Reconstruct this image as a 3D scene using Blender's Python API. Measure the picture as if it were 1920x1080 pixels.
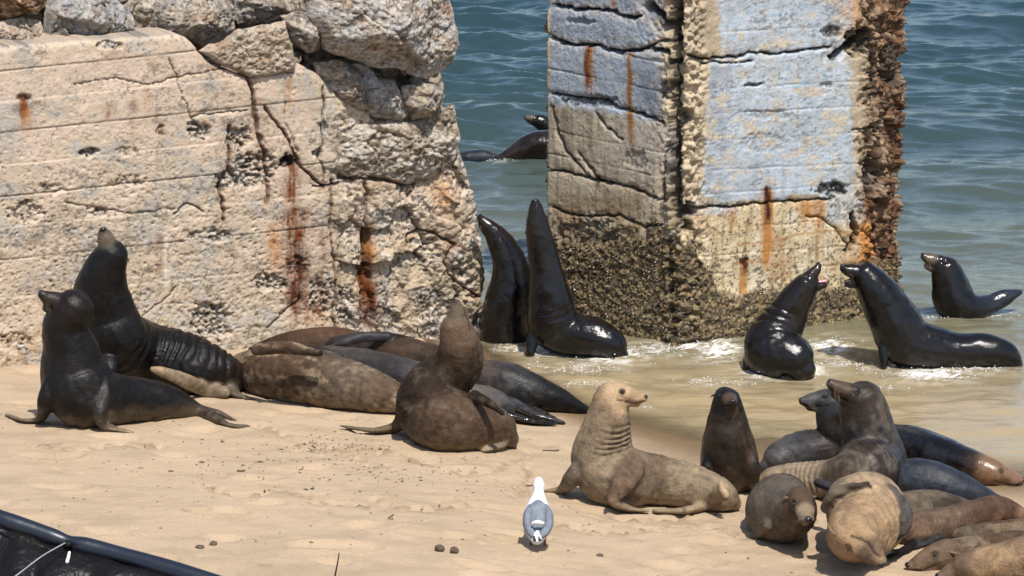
import bpy, bmesh, math, random
import numpy as np
from mathutils import Vector, Matrix
random.seed(7); np.random.seed(7)
for o in list(bpy.data.objects): bpy.data.objects.remove(o)
SC = bpy.context.scene; COL = SC.collection

# ------------------------------------------------------------------ camera, sky, sun, exposure
CAM_H = 6.0; PITCH = math.radians(13.0); FPX = 7500.0
cd = bpy.data.cameras.new('camera'); cam = bpy.data.objects.new('camera', cd); COL.objects.link(cam)
cam.location = (0, 0, CAM_H); cam.rotation_euler = (math.pi/2-PITCH, 0, 0)
cd.sensor_width = 36.0; cd.lens = 36.0*FPX/1920.0; cd.clip_start = .5; cd.clip_end = 8000
SC.camera = cam
SUN_EL = math.radians(60); SUN_AZ = math.radians(17)      # azimuth: to the right of the direction back to the camera
sd = Vector((math.sin(SUN_AZ)*math.cos(SUN_EL), -math.cos(SUN_AZ)*math.cos(SUN_EL), math.sin(SUN_EL)))
W = bpy.data.worlds.new('World'); SC.world = W; W.use_nodes = True
nt = W.node_tree; nt.nodes.clear()
sky = nt.nodes.new('ShaderNodeTexSky'); sky.sky_type = 'NISHITA'; sky.sun_disc = False
sky.sun_elevation = SUN_EL; sky.sun_rotation = math.atan2(sd.x, sd.y); sky.altitude = 0; sky.dust_density = 1.2
bg = nt.nodes.new('ShaderNodeBackground'); bg.inputs[1].default_value = .135
wo = nt.nodes.new('ShaderNodeOutputWorld')
nt.links.new(sky.outputs[0], bg.inputs[0]); nt.links.new(bg.outputs[0], wo.inputs[0])
sl = bpy.data.lights.new('sun', 'SUN'); sl.energy = 4.6; sl.angle = math.radians(.53); sl.color = (1, .955, .89)
so = bpy.data.objects.new('sun', sl); COL.objects.link(so); so.location = (3, 0, 12)
so.rotation_euler = sd.to_track_quat('Z', 'Y').to_euler()
SC.view_settings.view_transform = 'Standard'; SC.view_settings.look = 'None'
SC.view_settings.exposure = 0.37; SC.view_settings.gamma = 1.0; SC.view_settings.use_curve_mapping = False

# ------------------------------------------------------------------ noise
def _h(ix, iy, iz, s):
    n = (ix*374761393 + iy*668265263 + iz*2147483647 + s*1274126177) & 0xffffffff
    n = ((n ^ (n >> 13))*1274126177) & 0xffffffff
    n = (n ^ (n >> 16)) & 0xffffffff
    return n.astype(np.float64)/4294967295.0
def vnoise(x, y, z=0.0, s=0):
    x = np.asarray(x, float); y = np.asarray(y, float); z = np.zeros_like(x)+z
    ix = np.floor(x).astype(np.int64); iy = np.floor(y).astype(np.int64); iz = np.floor(z).astype(np.int64)
    fx = x-ix; fy = y-iy; fz = z-iz
    fx = fx*fx*(3-2*fx); fy = fy*fy*(3-2*fy); fz = fz*fz*(3-2*fz)
    r = 0
    for a in (0, 1):
        wx = fx if a else 1-fx
        for b in (0, 1):
            wy = fy if b else 1-fy
            for c in (0, 1):
                wz = fz if c else 1-fz
                r = r + wx*wy*wz*_h(ix+a, iy+b, iz+c, s)
    return r*2-1
def vnoise2(x, y, s=0):
    x = np.asarray(x, float); y = np.asarray(y, float)
    ix = np.floor(x).astype(np.int64); iy = np.floor(y).astype(np.int64); z0 = np.zeros_like(ix)
    fx = x-ix; fy = y-iy; fx = fx*fx*(3-2*fx); fy = fy*fy*(3-2*fy)
    return ((1-fx)*(1-fy)*_h(ix, iy, z0, s)+fx*(1-fy)*_h(ix+1, iy, z0, s)+(1-fx)*fy*_h(ix, iy+1, z0, s)+fx*fy*_h(ix+1, iy+1, z0, s))*2-1
def fbm2(x, y, o=4, s=0, g=.5):
    r = 0; a = 1; t = 0; c, sn = math.cos(.7), math.sin(.7)
    for k in range(o):
        r = r + a*vnoise2(x, y, s+k*17); t += a; a *= g
        x, y = (c*x-sn*y)*2.03+3.1, (sn*x+c*y)*2.03-1.7
    return r/t
def fbm3(x, y, z, o=3, s=0, g=.5):
    r = 0; a = 1; t = 0
    for k in range(o):
        r = r + a*vnoise(x, y, z, s+k*17); t += a; a *= g
        x, y, z = x*2.03+3.1, y*2.03-1.7, z*2.03+.9
    return r/t
def worley2(x, y, s=0):
    """F1, F2, cell random, offset to the cell point"""
    ix = np.floor(x).astype(np.int64); iy = np.floor(y).astype(np.int64); z0 = np.zeros_like(ix)
    f1 = np.full(x.shape, 9.); f2 = np.full(x.shape, 9.); cr = np.zeros(x.shape); ox = np.zeros(x.shape); oy = np.zeros(x.shape)
    for a in (-1, 0, 1):
        for b in (-1, 0, 1):
            cx = ix+a+_h(ix+a, iy+b, z0, s); cy = iy+b+_h(ix+a, iy+b, z0, s+5)
            d = np.hypot(x-cx, y-cy); m = d < f1
            f2 = np.where(m, f1, np.minimum(f2, d))
            cr = np.where(m, _h(ix+a, iy+b, z0, s+9), cr); ox = np.where(m, x-cx, ox); oy = np.where(m, y-cy, oy)
            f1 = np.where(m, d, f1)
    return f1, f2, cr, ox, oy
def sst(a, b, x):
    t = np.clip((x-a)/(b-a), 0, 1); return t*t*(3-2*t)
def mixc(c, d, t):
    t = np.clip(np.asarray(t), 0, 1)[..., None] if np.ndim(t) else t
    return np.asarray(c)*(1-t)+np.asarray(d)*t
def segdist(px, py, pts):
    """distance to a polyline and parameter 0..1 along it"""
    D = np.full(np.shape(px), 1e9); T = np.zeros(np.shape(px)); n = len(pts)-1
    for i in range(n):
        ax, ay = pts[i]; bx, by = pts[i+1]; dx, dy = bx-ax, by-ay
        t = np.clip(((px-ax)*dx+(py-ay)*dy)/max(dx*dx+dy*dy, 1e-9), 0, 1)
        d = np.hypot(px-ax-t*dx, py-ay-t*dy); m = d < D
        D = np.where(m, d, D); T = np.where(m, (i+t)/n, T)
    return D, T

# ------------------------------------------------------------------ picture <-> place
cp, sp = math.cos(PITCH), math.sin(PITCH)
CR = np.array([1., 0, 0]); CF = np.array([0, cp, -sp]); CU = np.array([0, sp, cp]); CC = np.array([0, 0, CAM_H])
def rdir(px, py):
    px = np.asarray(px, float); py = np.asarray(py, float)
    return CF + CR*((px-960)/FPX)[..., None] + CU*((540-py)/FPX)[..., None]
def at(px, py, Y):
    d = rdir(px, py); return CC + d*(np.asarray(Y)/d[..., 1])[..., None]
def proj(P):
    q = np.asarray(P)-CC; w = q@CF
    return 960+(q@CR)/w*FPX, 540-(q@CU)/w*FPX
def mpp(p): return float((np.asarray(p)-CC)@CF)/FPX          # metres per picture pixel at a point
def wl(x):
    return np.interp(x, [-60, -3, -.6, -.18, .15, .45, 1.05, 1.8, 2.75, 40], [40, 25.6, 24.8, 24.2, 23.2, 22.6, 22.05, 21.75, 21.3, 12])
def gz(x, y):
    x = np.asarray(x, float); y = np.asarray(y, float)
    d = wl(x)-y + .10*np.sin(x*2.1+.4)+.05*np.sin(x*5.3)
    return np.where(d > 0, .065*np.minimum(d, 12)+.02*np.clip(d-12, 0, 60), np.maximum(.13*d, -2.5))
def ground(px, py, h=0.0):
    d = rdir(px, py); Y = 22.5
    for k in range(25):
        x = d[0]*Y/d[1]; z = float(gz(x, Y))+h
        Y = .5*Y+.5*(CAM_H-z)/(-d[2]/d[1])
    return Y
def water_Y(px, py, h=0.0):
    d = rdir(px, py); return (CAM_H-h)/(-d[2]/d[1])

# ------------------------------------------------------------------ object helpers
def tag(o, label=None, cat=None, group=None, kind=None):
    if label: o['label'] = label
    if cat: o['category'] = cat
    if group: o['group'] = group
    if kind: o['kind'] = kind
    return o
def mkmesh(name, V, F, col=None, attrs=None, smooth=True):
    me = bpy.data.meshes.new(name); V = np.asarray(V, np.float32)
    F = np.asarray(F, np.int32)
    k = F.shape[1]
    me.vertices.add(len(V)); me.vertices.foreach_set('co', V.ravel())
    me.loops.add(F.size); me.loops.foreach_set('vertex_index', F.ravel())
    me.polygons.add(len(F)); me.polygons.foreach_set('loop_start', np.arange(0, F.size, k, dtype=np.int32))
    me.update(calc_edges=True); me.validate()
    me.polygons.foreach_set('use_smooth', np.full(len(me.polygons), smooth))
    if col is not None: setcol(me, col)
    for n, a in (attrs or {}).items(): setf(me, n, a)
    return me
def setcol(me, col):
    c = np.ones((len(me.vertices), 4), np.float32); c[:, :3] = np.clip(col, 0, 1)
    a = me.attributes.new('Col', 'FLOAT_COLOR', 'POINT'); a.data.foreach_set('color', c.ravel())
def setf(me, n, v):
    a = me.attributes.new(n, 'FLOAT', 'POINT'); a.data.foreach_set('value', np.asarray(v, np.float32))
def link(name, me, m, parent=None, loc=None):
    o = bpy.data.objects.new(name, me); COL.objects.link(o)
    if m and not len(me.materials): me.materials.append(m)
    if parent: o.parent = parent; o.matrix_parent_inverse = parent.matrix_world.inverted() if parent.type != 'EMPTY' else Matrix.Translation(-Vector(parent.location))
    return o
def empty(name, loc):
    o = bpy.data.objects.new(name, None); COL.objects.link(o); o.location = loc; o.empty_display_size = .1
    return o
def origin_to(o, p):
    """moves the origin of a mesh object made in world coordinates"""
    o.data.transform(Matrix.Translation(-Vector(p))); o.location = p

class NB:
    def __init__(s, name):
        s.m = bpy.data.materials.new(name); s.m.use_nodes = True; s.t = s.m.node_tree; s.p = s.t.nodes['Principled BSDF']
    def n(s, ty, **kw):
        x = s.t.nodes.new('ShaderNode'+ty)
        for k, v in kw.items():
            if k in x.inputs: x.inputs[k].default_value = v
            else: setattr(x, k, v)
        return x
    def l(s, a, b): s.t.links.new(a, b)
    def coords(s):
        return s.n('TexCoord').outputs['Object']
    def noise(s, co, scale, detail=4, rough=.55, dist=0):
        x = s.n('TexNoise'); x.inputs['Scale'].default_value = scale; x.inputs['Detail'].default_value = detail
        x.inputs['Roughness'].default_value = rough; x.inputs['Distortion'].default_value = dist; s.l(co, x.inputs['Vector']); return x.outputs['Fac']
    def ramp(s, f, stops):
        x = s.n('ValToRGB'); e = x.color_ramp.elements
        while len(e) < len(stops): e.new(.5)
        for a, (p, c) in zip(e, stops): a.position = p; a.color = (*(c if hasattr(c, '__len__') else (c, c, c)), 1)
        s.l(f, x.inputs[0]); return x.outputs[0]
    def mul(s, a, b, fac=1.0, mode='MULTIPLY'):
        x = s.n('MixRGB', blend_type=mode); x.inputs[0].default_value = fac; s.l(a, x.inputs[1]); s.l(b, x.inputs[2]); return x.outputs[0]
    def bump(s, h, dist, strength=1.0, prev=None):
        x = s.n('Bump'); x.inputs['Distance'].default_value = dist; x.inputs['Strength'].default_value = strength
        s.l(h, x.inputs['Height'])
        if prev: s.l(prev, x.inputs['Normal'])
        return x.outputs[0]
    def attr(s, n): return s.n('Attribute', attribute_name=n)
def simple(name, col, rough=.6, spec=.5, bumps=()):
    b = NB(name); b.p.inputs['Roughness'].default_value = rough; b.p.inputs['Specular IOR Level'].default_value = spec
    co = b.coords(); f = b.noise(co, 30, 3)
    r = b.ramp(f, [(.3, tuple(c*.75 for c in col)), (.7, tuple(min(1, c*1.15) for c in col))]); b.l(r, b.p.inputs['Base Color'])
    prev = None
    for sc, d in bumps: prev = b.bump(b.noise(co, sc, 4), d, 1, prev)
    if prev: b.l(prev, b.p.inputs['Normal'])
    return b.m
def vcol(name, rough=.9, spec=.3, bumps=(), fine=(60, .75, 1.2), coat=0, tex=None):
    b = NB(name); b.p.inputs['Roughness'].default_value = rough; b.p.inputs['Specular IOR Level'].default_value = spec
    co = b.coords(); c = b.attr('Col').outputs['Color']
    if fine:
        r = b.ramp(b.noise(co, fine[0], 5, .65), [(.3, fine[1]), (.7, min(1, fine[2]))]); c = b.mul(c, r)
    b.l(c, b.p.inputs['Base Color']); prev = None
    for sc, d in bumps: prev = b.bump(b.noise(co, sc, 5, .6), d, 1, prev)
    if prev: b.l(prev, b.p.inputs['Normal'])
    if coat: b.p.inputs['Coat Weight'].default_value = coat; b.p.inputs['Coat Roughness'].default_value = .12
    return b.m
M_CONC = vcol('weathered_concrete', .92, .2, ((55, .006), (160, .004)), (45, .8, 1.0))
M_ROCK = vcol('rubble_stone', .92, .2, ((45, .018), (130, .008)), (60, .6, 1.0))
M_SHELL = vcol('mussel_shell', .45, .5, (), None)
M_EYE = simple('dark_wet_eye', (.006, .005, .005), .06, .8)
M_NOSE = simple('dark_nose_skin', (.012, .010, .010), .35, .5)
M_TONGUE = simple('pink_tongue', (.72, .25, .28), .3, .5)
M_MOUTH = simple('mouth_lining', (.10, .03, .03), .4, .5)
M_WHISK = simple('pale_whisker', (.13, .10, .07), .6, .2)
M_TOOTH = simple('tooth', (.75, .7, .58), .3, .5)

def fur(name, wet, scale=1.0):
    """wet: 0 dry fur .. 1 dripping wet"""
    b = NB(name); co = b.coords(); c = b.attr('Col').outputs['Color']
    r = b.ramp(b.noise(co, 90, 5, .7), [(.3, .6), (.7, 1.0)]); c = b.mul(c, r)
    b.l(c, b.p.inputs['Base Color'])
    rr = b.ramp(b.noise(co, 9, 4, .6), [(.35, [.55, .27, .07][wet]), (.7, [.85, .55, .19][wet])]); b.l(rr, b.p.inputs['Roughness'])
    b.p.inputs['Specular IOR Level'].default_value = [.12, .2, .38][wet]
    mp = b.n('Mapping'); b.l(co, mp.inputs[0])
    n1 = b.bump(b.noise(mp.outputs[0], 28, 4, .6), [.010, .005, .004][wet], 1)
    n2 = b.bump(b.noise(mp.outputs[0], 170, 3, .6), [.004, .002, .0010][wet], 1, n1)
    b.l(n2, b.p.inputs['Normal'])
    return b.m
M_FUR = [fur('dry_fur', 0), fur('damp_fur', 1), fur('wet_fur', 2)]

# ------------------------------------------------------------------ sand and sea bed
def axis(a, b, step, lo, hi, grow=1.35):
    m = list(np.arange(a, b+1e-6, step)); s = step; x = a
    while x > lo: s *= grow; x -= s; m.insert(0, max(x, lo))
    s = step; x = b
    while x < hi: s *= grow; x += s; m.append(min(x, hi))
    return np.array(m)
def grid(xs, ys):
    X, Y = np.meshgrid(xs, ys); n, m = len(xs), len(ys)
    i = np.arange((m-1)*(n-1)); r = i//(n-1); c = i % (n-1); a = r*n+c
    return X.ravel(), Y.ravel(), np.stack([a, a+1, a+n+1, a+n], 1)
xs = axis(-3.9, 3.9, .022, -3000, 3000, 1.6); ys = axis(18.3, 25.2, .024, -50, 5000, 1.6)
X, Y, F = grid(xs, ys)
near = sst(.0, 1.0, np.clip(6-np.abs(X), 0, 1))*((Y > 15) & (Y < 27))
Z = gz(X, Y)
dry = sst(.02, .10, Z)
lump = fbm2(X*1.3, Y*1.8, 4, 3)*.022 + fbm2(X*6, Y*8, 3, 8)*.006
f1, f2, cr, ox, oy = worley2(X*2.3+.4*fbm2(X*3, Y*3, 2, 61), Y*3.6, 21)                     # flipper and foot scuffs
track = np.where(cr > .66, 1, 0)*(sst(.34, .12, f1)*-.022 + np.exp(-((f1-.36)/.07)**2)*.010)
g1, g2, gr, _, _ = worley2(X*9, Y*15, 44); pock = np.where(gr > .72, 1, 0)*sst(.3, .08, g1)*-.012
Z = Z + near*(lump*(.35+.65*dry)+(track+pock)*dry)
XYp = np.stack([X, Y, Z], 1); sel = (np.abs(X) < 4.2) & (Y > 18) & (Y < 25); spx = np.zeros_like(X)-9999; spy = np.zeros_like(X)-9999
spx[sel], spy[sel] = proj(XYp[sel]); scuff = np.zeros_like(X)
for pl in ([(470, 795), (540, 812), (620, 838), (690, 868), (720, 872)], [(380, 912), (470, 925), (560, 930), (640, 945), (690, 952)], [(560, 840), (650, 845), (730, 850)], [(990, 870), (1000, 900), (970, 935)], [(1040, 985), (1120, 1000), (1220, 990), (1300, 965)],
           [(1130, 965), (1230, 978), (1330, 985), (1400, 1010)], [(760, 860), (840, 885), (930, 880), (1000, 850)], [(60, 830), (160, 842), (300, 835)], [(700, 940), (780, 955), (900, 950)]):
    d_, t_ = segdist(spx+14*fbm2(X*4, Y*4, 3, 300), (spy+9*fbm2(X*5, Y*5, 3, 301))*2.6, [(a_, b_*2.6) for a_, b_ in pl]); scuff = np.maximum(scuff, sst(15, 3, d_))
sn = fbm2(X*22, Y*26, 3, 303); Z = Z+near*dry*scuff*(-.016+.045*sn)
wet = 1-sst(.005, .075, gz(X, Y)+.02*fbm2(X*1.5, Y*1.5, 3, 12))
wn = fbm2(X*5, Y*9, 4, 31)
c = mixc(np.array([.46, .34, .222])[None], np.array([.40, .295, .188])[None], sst(-.2, .5, wn))
dirt = sst(.45, .7, fbm2(X*14, Y*22, 3, 71))*sst(.0, .5, fbm2(X*1.1, Y*1.7, 3, 91))
c = mixc(c, np.array([.26, .18, .11])[None], dirt*.7)
c = mixc(c, np.array([.27, .19, .115])[None], scuff*.8*sst(-.1, .3, sn))
c = mixc(c, np.array([.19, .125, .065])[None], wet)
sand_col = c
b = NB('beach_sand'); co = b.coords(); cc = b.attr('Col').outputs['Color']
cc = b.mul(cc, b.ramp(b.noise(co, 140, 4, .7), [(.3, .78), (.7, 1.0)])); b.l(cc, b.p.inputs['Base Color'])
w_ = b.attr('wet').outputs['Fac']; b.l(b.ramp(w_, [(0., .95), (1., .28)]), b.p.inputs['Roughness']); b.p.inputs['Specular IOR Level'].default_value = .3
nn = b.bump(b.noise(co, 35, 5, .65), .012, .8); nn = b.bump(b.noise(co, 220, 3, .6), .004, .8, nn); b.l(nn, b.p.inputs['Normal'])
M_SAND = b.m
o = link('beach_sand', mkmesh('beach_sand', np.stack([X, Y, Z], 1), F, c, {'wet': wet}), M_SAND); tag(o, kind='structure')

# ------------------------------------------------------------------ water
FOAM = []      # (px, py, rx, ry, strength): churned patches round the bathing animals, turned into places on the water
for q in [(1150, 665, 60, 16, 1), (1040, 655, 60, 12, .8), (1220, 655, 60, 14, .6), (1345, 655, 50, 22, .9), (1430, 690, 45, 14, 1), (1500, 692, 50, 10, 1),
          (1560, 650, 50, 16, .8), (1600, 685, 60, 10, .5), (1750, 700, 70, 12, .9), (1830, 690, 60, 8, .5), (1290, 650, 60, 10, .7), (960, 650, 40, 10, .5), (1330, 715, 70, 8, .35),
          (1080, 690, 90, 10, .4), (940, 305, 30, 4, .45), (1000, 303, 25, 3, .45), (1850, 590, 50, 8, .4), (1780, 595, 40, 6, .5), (1120, 600, 20, 14, .5), (1100, 720, 60, 5, .3), (1190,760,60,4,.25), (1620,720,80,5,.3)]:
    Yw = water_Y(q[0], q[1]); p = at(q[0], q[1], Yw); s_ = mpp(p); FOAM.append((p[0], p[1], q[2]*s_, q[3]*s_/math.sin(PITCH), q[4]))
xs = axis(-4.6, 5.0, .026, -4000, 4000, 1.5); ys = np.concatenate([np.arange(21.0, 27.5, .026), np.arange(27.5, 41, .031)])
ys = np.concatenate([ys, axis(41.04, 41.2, .08, 41.04, 6000, 1.4)[1:], ]); ys = np.unique(ys)
X, Y, F = grid(xs, ys)
rng = np.random.RandomState(11); H = np.zeros_like(X)
far = sst(24.5, 29, Y)
wx = X+.25*fbm2(X*.7, Y*.5, 3, 5); wy = Y+.30*fbm2(X*.6+9, Y*.5, 3, 6)
for k in range(80):
    lam = (.13*(.75/.13)**rng.rand()) if k % 10 else rng.uniform(1.2, 2.4); th = rng.normal(.08, .40); a = (.0085 if k % 10 else .012)*lam*rng.uniform(.4, 1.1)
    kx, ky = math.sin(th)*2*math.pi/lam, math.cos(th)*2*math.pi/lam
    ph = kx*wx+ky*wy+rng.rand()*6.28; amp = a*((.18+.82*far) if lam > .5 else (.35+.65*far))
    H += amp*(1-2*np.abs(np.sin(ph/2))**1.15)*.9 if k % 3 == 0 else amp*np.sin(ph)
H *= (.7+.6*sst(-.4, .5, fbm2(X*.35, Y*.22, 3, 77)))
swash = fbm2(X*2.2+.5*Y, Y*4.2, 4, 14, .55); H += (1-far)*.016*swash + (1-far)*.006*fbm2(X*8, Y*14, 3, 15)
foam = np.zeros_like(X)
for (fx, fy, rx, ry, st) in FOAM:
    foam = np.maximum(foam, st*np.exp(-((X-fx)/rx)**2-((Y-fy)/ry)**2))
lac = 1-np.abs(fbm2(X*16, Y*20, 3, 25)); lac2 = sst(.75, .97, 1-np.abs(fbm2(X*9+3, Y*16, 4, 35)))
foamm = sst(.36, .72, foam*(.30+.85*sst(.70, 1.0, lac)))*.85+foam*lac2*.9
H += foam*(.03*fbm2(X*12, Y*14, 3, 27)+.012)
crest = 0*sst(.75, .95, fbm2(X*1.3, Y*1.8, 2, 62))*far*lac2*sst(.01, .04, H); foamm = np.clip(foamm+crest*.25, 0, 1)
fadeb = sst(6, 4.4, np.abs(X))*sst(44, 40, Y)
g = gz(X, Y); edge = sst(-.02, .03, -g)
H *= np.where(Y > 41, fadeb, fadeb)*(.25+.75*edge)
shallow = np.exp(-np.clip(Y-23.2+.25*X, 0, 99)/2.2)
mid = np.exp(-np.clip(Y-25.5, 0, 99)/5.0)
nz = fbm2(X*.8, Y*.9, 4, 52)
c = mixc(np.array([.013, .036, .046])[None], np.array([.055, .075, .052])[None], np.clip(mid+.35*nz*mid, 0, 1)[:, None][:, 0])
c = mixc(c, np.array([.31, .235, .13])[None], np.clip(shallow*(1+.35*nz), 0, 1))
b = NB('sea_water'); co = b.coords(); cc = b.attr('Col').outputs['Color']
fo = b.attr('foam').outputs['Fac']
mx = b.n('MixRGB'); b.l(fo, mx.inputs[0]); b.l(cc, mx.inputs[1]); mx.inputs[2].default_value = (.72, .70, .66, 1); b.l(mx.outputs[0], b.p.inputs['Base Color'])
b.l(b.ramp(fo, [(0., .07), (.6, .6)]), b.p.inputs['Roughness']); b.p.inputs['IOR'].default_value = 1.38
mp = b.n('Mapping'); mp.inputs['Scale'].default_value = (.45, 1.3, 1); b.l(co, mp.inputs[0])
nn = b.bump(b.noise(mp.outputs[0], 6, 4, .6, .6), .012, 1.); nn = b.bump(b.noise(mp.outputs[0], 38, 3, .6), .004, .8, nn); b.l(nn, b.p.inputs['Normal'])
b.l(b.attr('alpha').outputs['Fac'], b.p.inputs['Alpha'])
M_WATER = b.m
alpha = np.clip(sst(-.015, .075, -g)*.97+foamm, 0, 1)*(g < .03)
o = link('sea_water', mkmesh('sea_water', np.stack([X, Y, H+.0], 1), F, c, {'foam': foamm, 'alpha': alpha}), M_WATER); tag(o, kind='structure')
WX, WY = xs, ys
WH = H.reshape(len(ys), len(xs))
def water_h(x, y):
    i = np.clip(np.searchsorted(WY, y), 0, len(WY)-1); j = np.clip(np.searchsorted(WX, x), 0, len(WX)-1); return WH[i, j]

# ------------------------------------------------------------------ outlines turned into solid masses
def rough_poly(pts, step=9, amp=2.0, seed=0):
    P = []; n = len(pts)
    for i in range(n):
        a = np.array(pts[i], float); c_ = np.array(pts[(i+1) % n], float); L = np.hypot(*(c_-a)); k = max(1, int(L/step))
        for t in range(k): P.append(a+(c_-a)*t/k)
    P = np.array(P); P[:, 0] += amp*fbm2(P[:, 0]/14, P[:, 1]/14, 3, seed)*1.8; P[:, 1] += amp*fbm2(P[:, 0]/14+40, P[:, 1]/14, 3, seed+3)*1.8
    return P
def poly_sd(x, y, P):
    """distance to the outline, inside flag, closest point"""
    D = np.full(x.shape, 1e9); CX = np.zeros(x.shape); CY = np.zeros(x.shape); ins = np.zeros(x.shape, bool); n = len(P)
    for i in range(n):
        ax, ay = P[i]; bx, by = P[(i+1) % n]; dx, dy = bx-ax, by-ay
        t = np.clip(((x-ax)*dx+(y-ay)*dy)/max(dx*dx+dy*dy, 1e-12), 0, 1); qx = ax+t*dx; qy = ay+t*dy
        d = (x-qx)**2+(y-qy)**2; m = d < D; D = np.where(m, d, D); CX = np.where(m, qx, CX); CY = np.where(m, qy, CY)
        if ay != by:
            c_ = ((ay > y) != (by > y)) & (x < (bx-ax)*(y-ay)/(by-ay)+ax); ins ^= c_
    return np.sqrt(D), ins, CX, CY
WA = at(0, 684, ground(0, 684)); WB = at(905, 646, ground(905, 646))
def wall_plane(off=0.0, A=WA, B=WB):
    t = np.array([B[0]-A[0], B[1]-A[1], 0]); t /= np.linalg.norm(t); n = np.array([t[1], -t[0], 0])
    return A+n*off, n
def slab(outline, plane, hfun, colfun, step=2.1, back=.5, bulge=False):
    p0, n = plane
    P = np.asarray(outline); x0, y0 = P.min(0)-step; x1, y1 = P.max(0)+step
    gx = np.arange(x0, x1+step, step); gy = np.arange(y0, y1+step, step)
    X, Y, F = grid(gx, gy); D, ins, CX, CY = poly_sd(X, Y, P)
    keep = ins[F].sum(1) >= 1
    F = F[keep]; used = np.unique(F); mp_ = -np.ones(len(X), int); mp_[used] = np.arange(len(used)); F = mp_[F]
    X, Y, D, ins, CX, CY = [q[used] for q in (X, Y, D, ins, CX, CY)]
    X = np.where(ins, X, CX); Y = np.where(ins, Y, CY); D = np.where(ins, D, 0)
    d = rdir(X, Y); t = ((p0-CC)@n)/(d@n); B = CC+d*t[:, None]; s = mpp(B.mean(0)); Dm = D*s
    h = hfun(X, Y, Dm); V = B+n*h[:, None]; C = colfun(X, Y, Dm, h)
    # boundary edges -> skirt going back
    E = np.concatenate([F[:, [0, 1]], F[:, [1, 2]], F[:, [2, 3]], F[:, [3, 0]]]); key = np.sort(E, 1); kk = key[:, 0].astype(np.int64)*len(X)+key[:, 1]
    u, ix, ct = np.unique(kk, return_index=True, return_counts=True); BE = E[ix[ct == 1]]; bv = np.unique(BE)
    Vs = [V]; Cs = [C]; Fs = [F[:, ::-1]]; base = len(V); prev = -np.ones(len(V), int); prev[bv] = bv; nb = len(bv)
    if bulge:
        hb = np.sqrt(np.clip(1-(1-np.clip(Dm/(Dm.max()+1e-9), 0, 1))**2, 0, 1))*back
        Vs.append(B-n*(hb+.0)[:, None]+0); Cs.append(C); Fs.append(F+base)
        q = np.stack([BE[:, 0], BE[:, 1], BE[:, 1]+base, BE[:, 0]+base], 1); Fs.append(q)
    else:
        off = base; rings = [.04, .1, .2, .35, .6, 1.0]; pos = V[bv]
        for r in rings:
            jit = fbm3(pos[:, 0]*14, pos[:, 1]*14+r*9, pos[:, 2]*14, 3, 5)*.012
            nv = pos-n*(back*r); nv = nv+CU*jit[:, None]*.6; Vs.append(nv); Cs.append(C[bv]*.95)
            cur = -np.ones(base+1, int); cur[bv] = off+np.arange(nb)
            Fs.append(np.stack([BE[:, 0] if prev is None else prev[BE[:, 0]], prev[BE[:, 1]], cur[BE[:, 1]], cur[BE[:, 0]]], 1)); prev = cur; off += nb
        cen = Vs[-1].mean(0)[None]; Vs.append(cen); Cs.append(C[:1]); a = prev[BE[:, 0]]; c2 = prev[BE[:, 1]]
        Fs.append(np.stack([a, c2, np.full(len(a), off), np.full(len(a), off)], 1)[:0])
    return np.concatenate(Vs), np.concatenate(Fs), np.concatenate(Cs), s

def facets(X, Y, sc, seed, k=.5):
    wx = X+8*fbm2(X/20, Y/20, 2, seed); wy = Y+8*fbm2(X/20+7, Y/20, 2, seed+1)
    f1, f2, cr, ox, oy = worley2(wx/sc, wy/sc, seed)
    a = cr*6.28; return (np.cos(a)*ox+np.sin(a)*oy)*k+(cr-.5)*.6, sst(.10, .0, f2-f1)

# ------------------------------------------------------------------ left wall
CTAN = np.array([.50, .40, .29]); CPINK = np.array([.56, .445, .345]); CGREY = np.array([.36, .33, .29]); CWHITE = np.array([.68, .60, .50])
CDARK = np.array([.045, .038, .030]); CRUST = np.array([.16, .050, .016]); CRUSTD = np.array([.045, .014, .009]); CORANGE = np.array([.45, .20, .06])
cracks = [([(372, 95), (395, 113), (430, 129), (468, 146)], 5, .06), ([(466, 140), (472, 175), (480, 215), (490, 260), (500, 300), (505, 345), (500, 380)], 5.0, .045),
          ([(497, 200), (515, 225), (535, 250), (552, 285), (565, 310), (590, 335), (612, 352)], 3.2, .05), ([(433, 238), (430, 270), (428, 320), (415, 350), (418, 410)], 4.5, .045),
          ([(318, 108), (335, 150), (350, 200), (372, 232), (390, 255)], 1.3, .015), ([(140, 160), (175, 150), (220, 148), (280, 160), (350, 142), (420, 130)], 1.2, .012),
          ([(362, 218), (400, 212), (467, 208)], 1.2, .012), ([(535, 190), (540, 235), (560, 285)], 1.0, .01), ([(606, 165), (608, 230), (604, 300), (612, 350)], 2.2, .03),
          ([(624, 340), (622, 430), (628, 520), (626, 620)], 3.0, .035), ([(765, 462), (768, 445), (790, 432), (815, 434), (830, 450), (848, 458)], 4.5, .05),
          ([(850, 460), (832, 490), (842, 515), (870, 540), (905, 560)], 3.0, .035), ([(686, 350), (688, 430)], 3.4, .04), ([(640, 335), (700, 335), (760, 350), (850, 305)], 4.5, .05),
          ([(590, 350), (640, 345)], 3, .03), ([(760, 350), (745, 380)], 2.5, .03), ([(270, 590), (300, 570), (330, 540)], 1.2, .012), ([(120, 380), (240, 400), (330, 390)], 1.0, .01),
          ([(330, 400), (355, 380), (380, 395)], 2, .02), ([(560, 560), (520, 600), (500, 615)], 2, .02), ([(765, 370), (790, 330), (845, 300)], 3, .04)]
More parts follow.
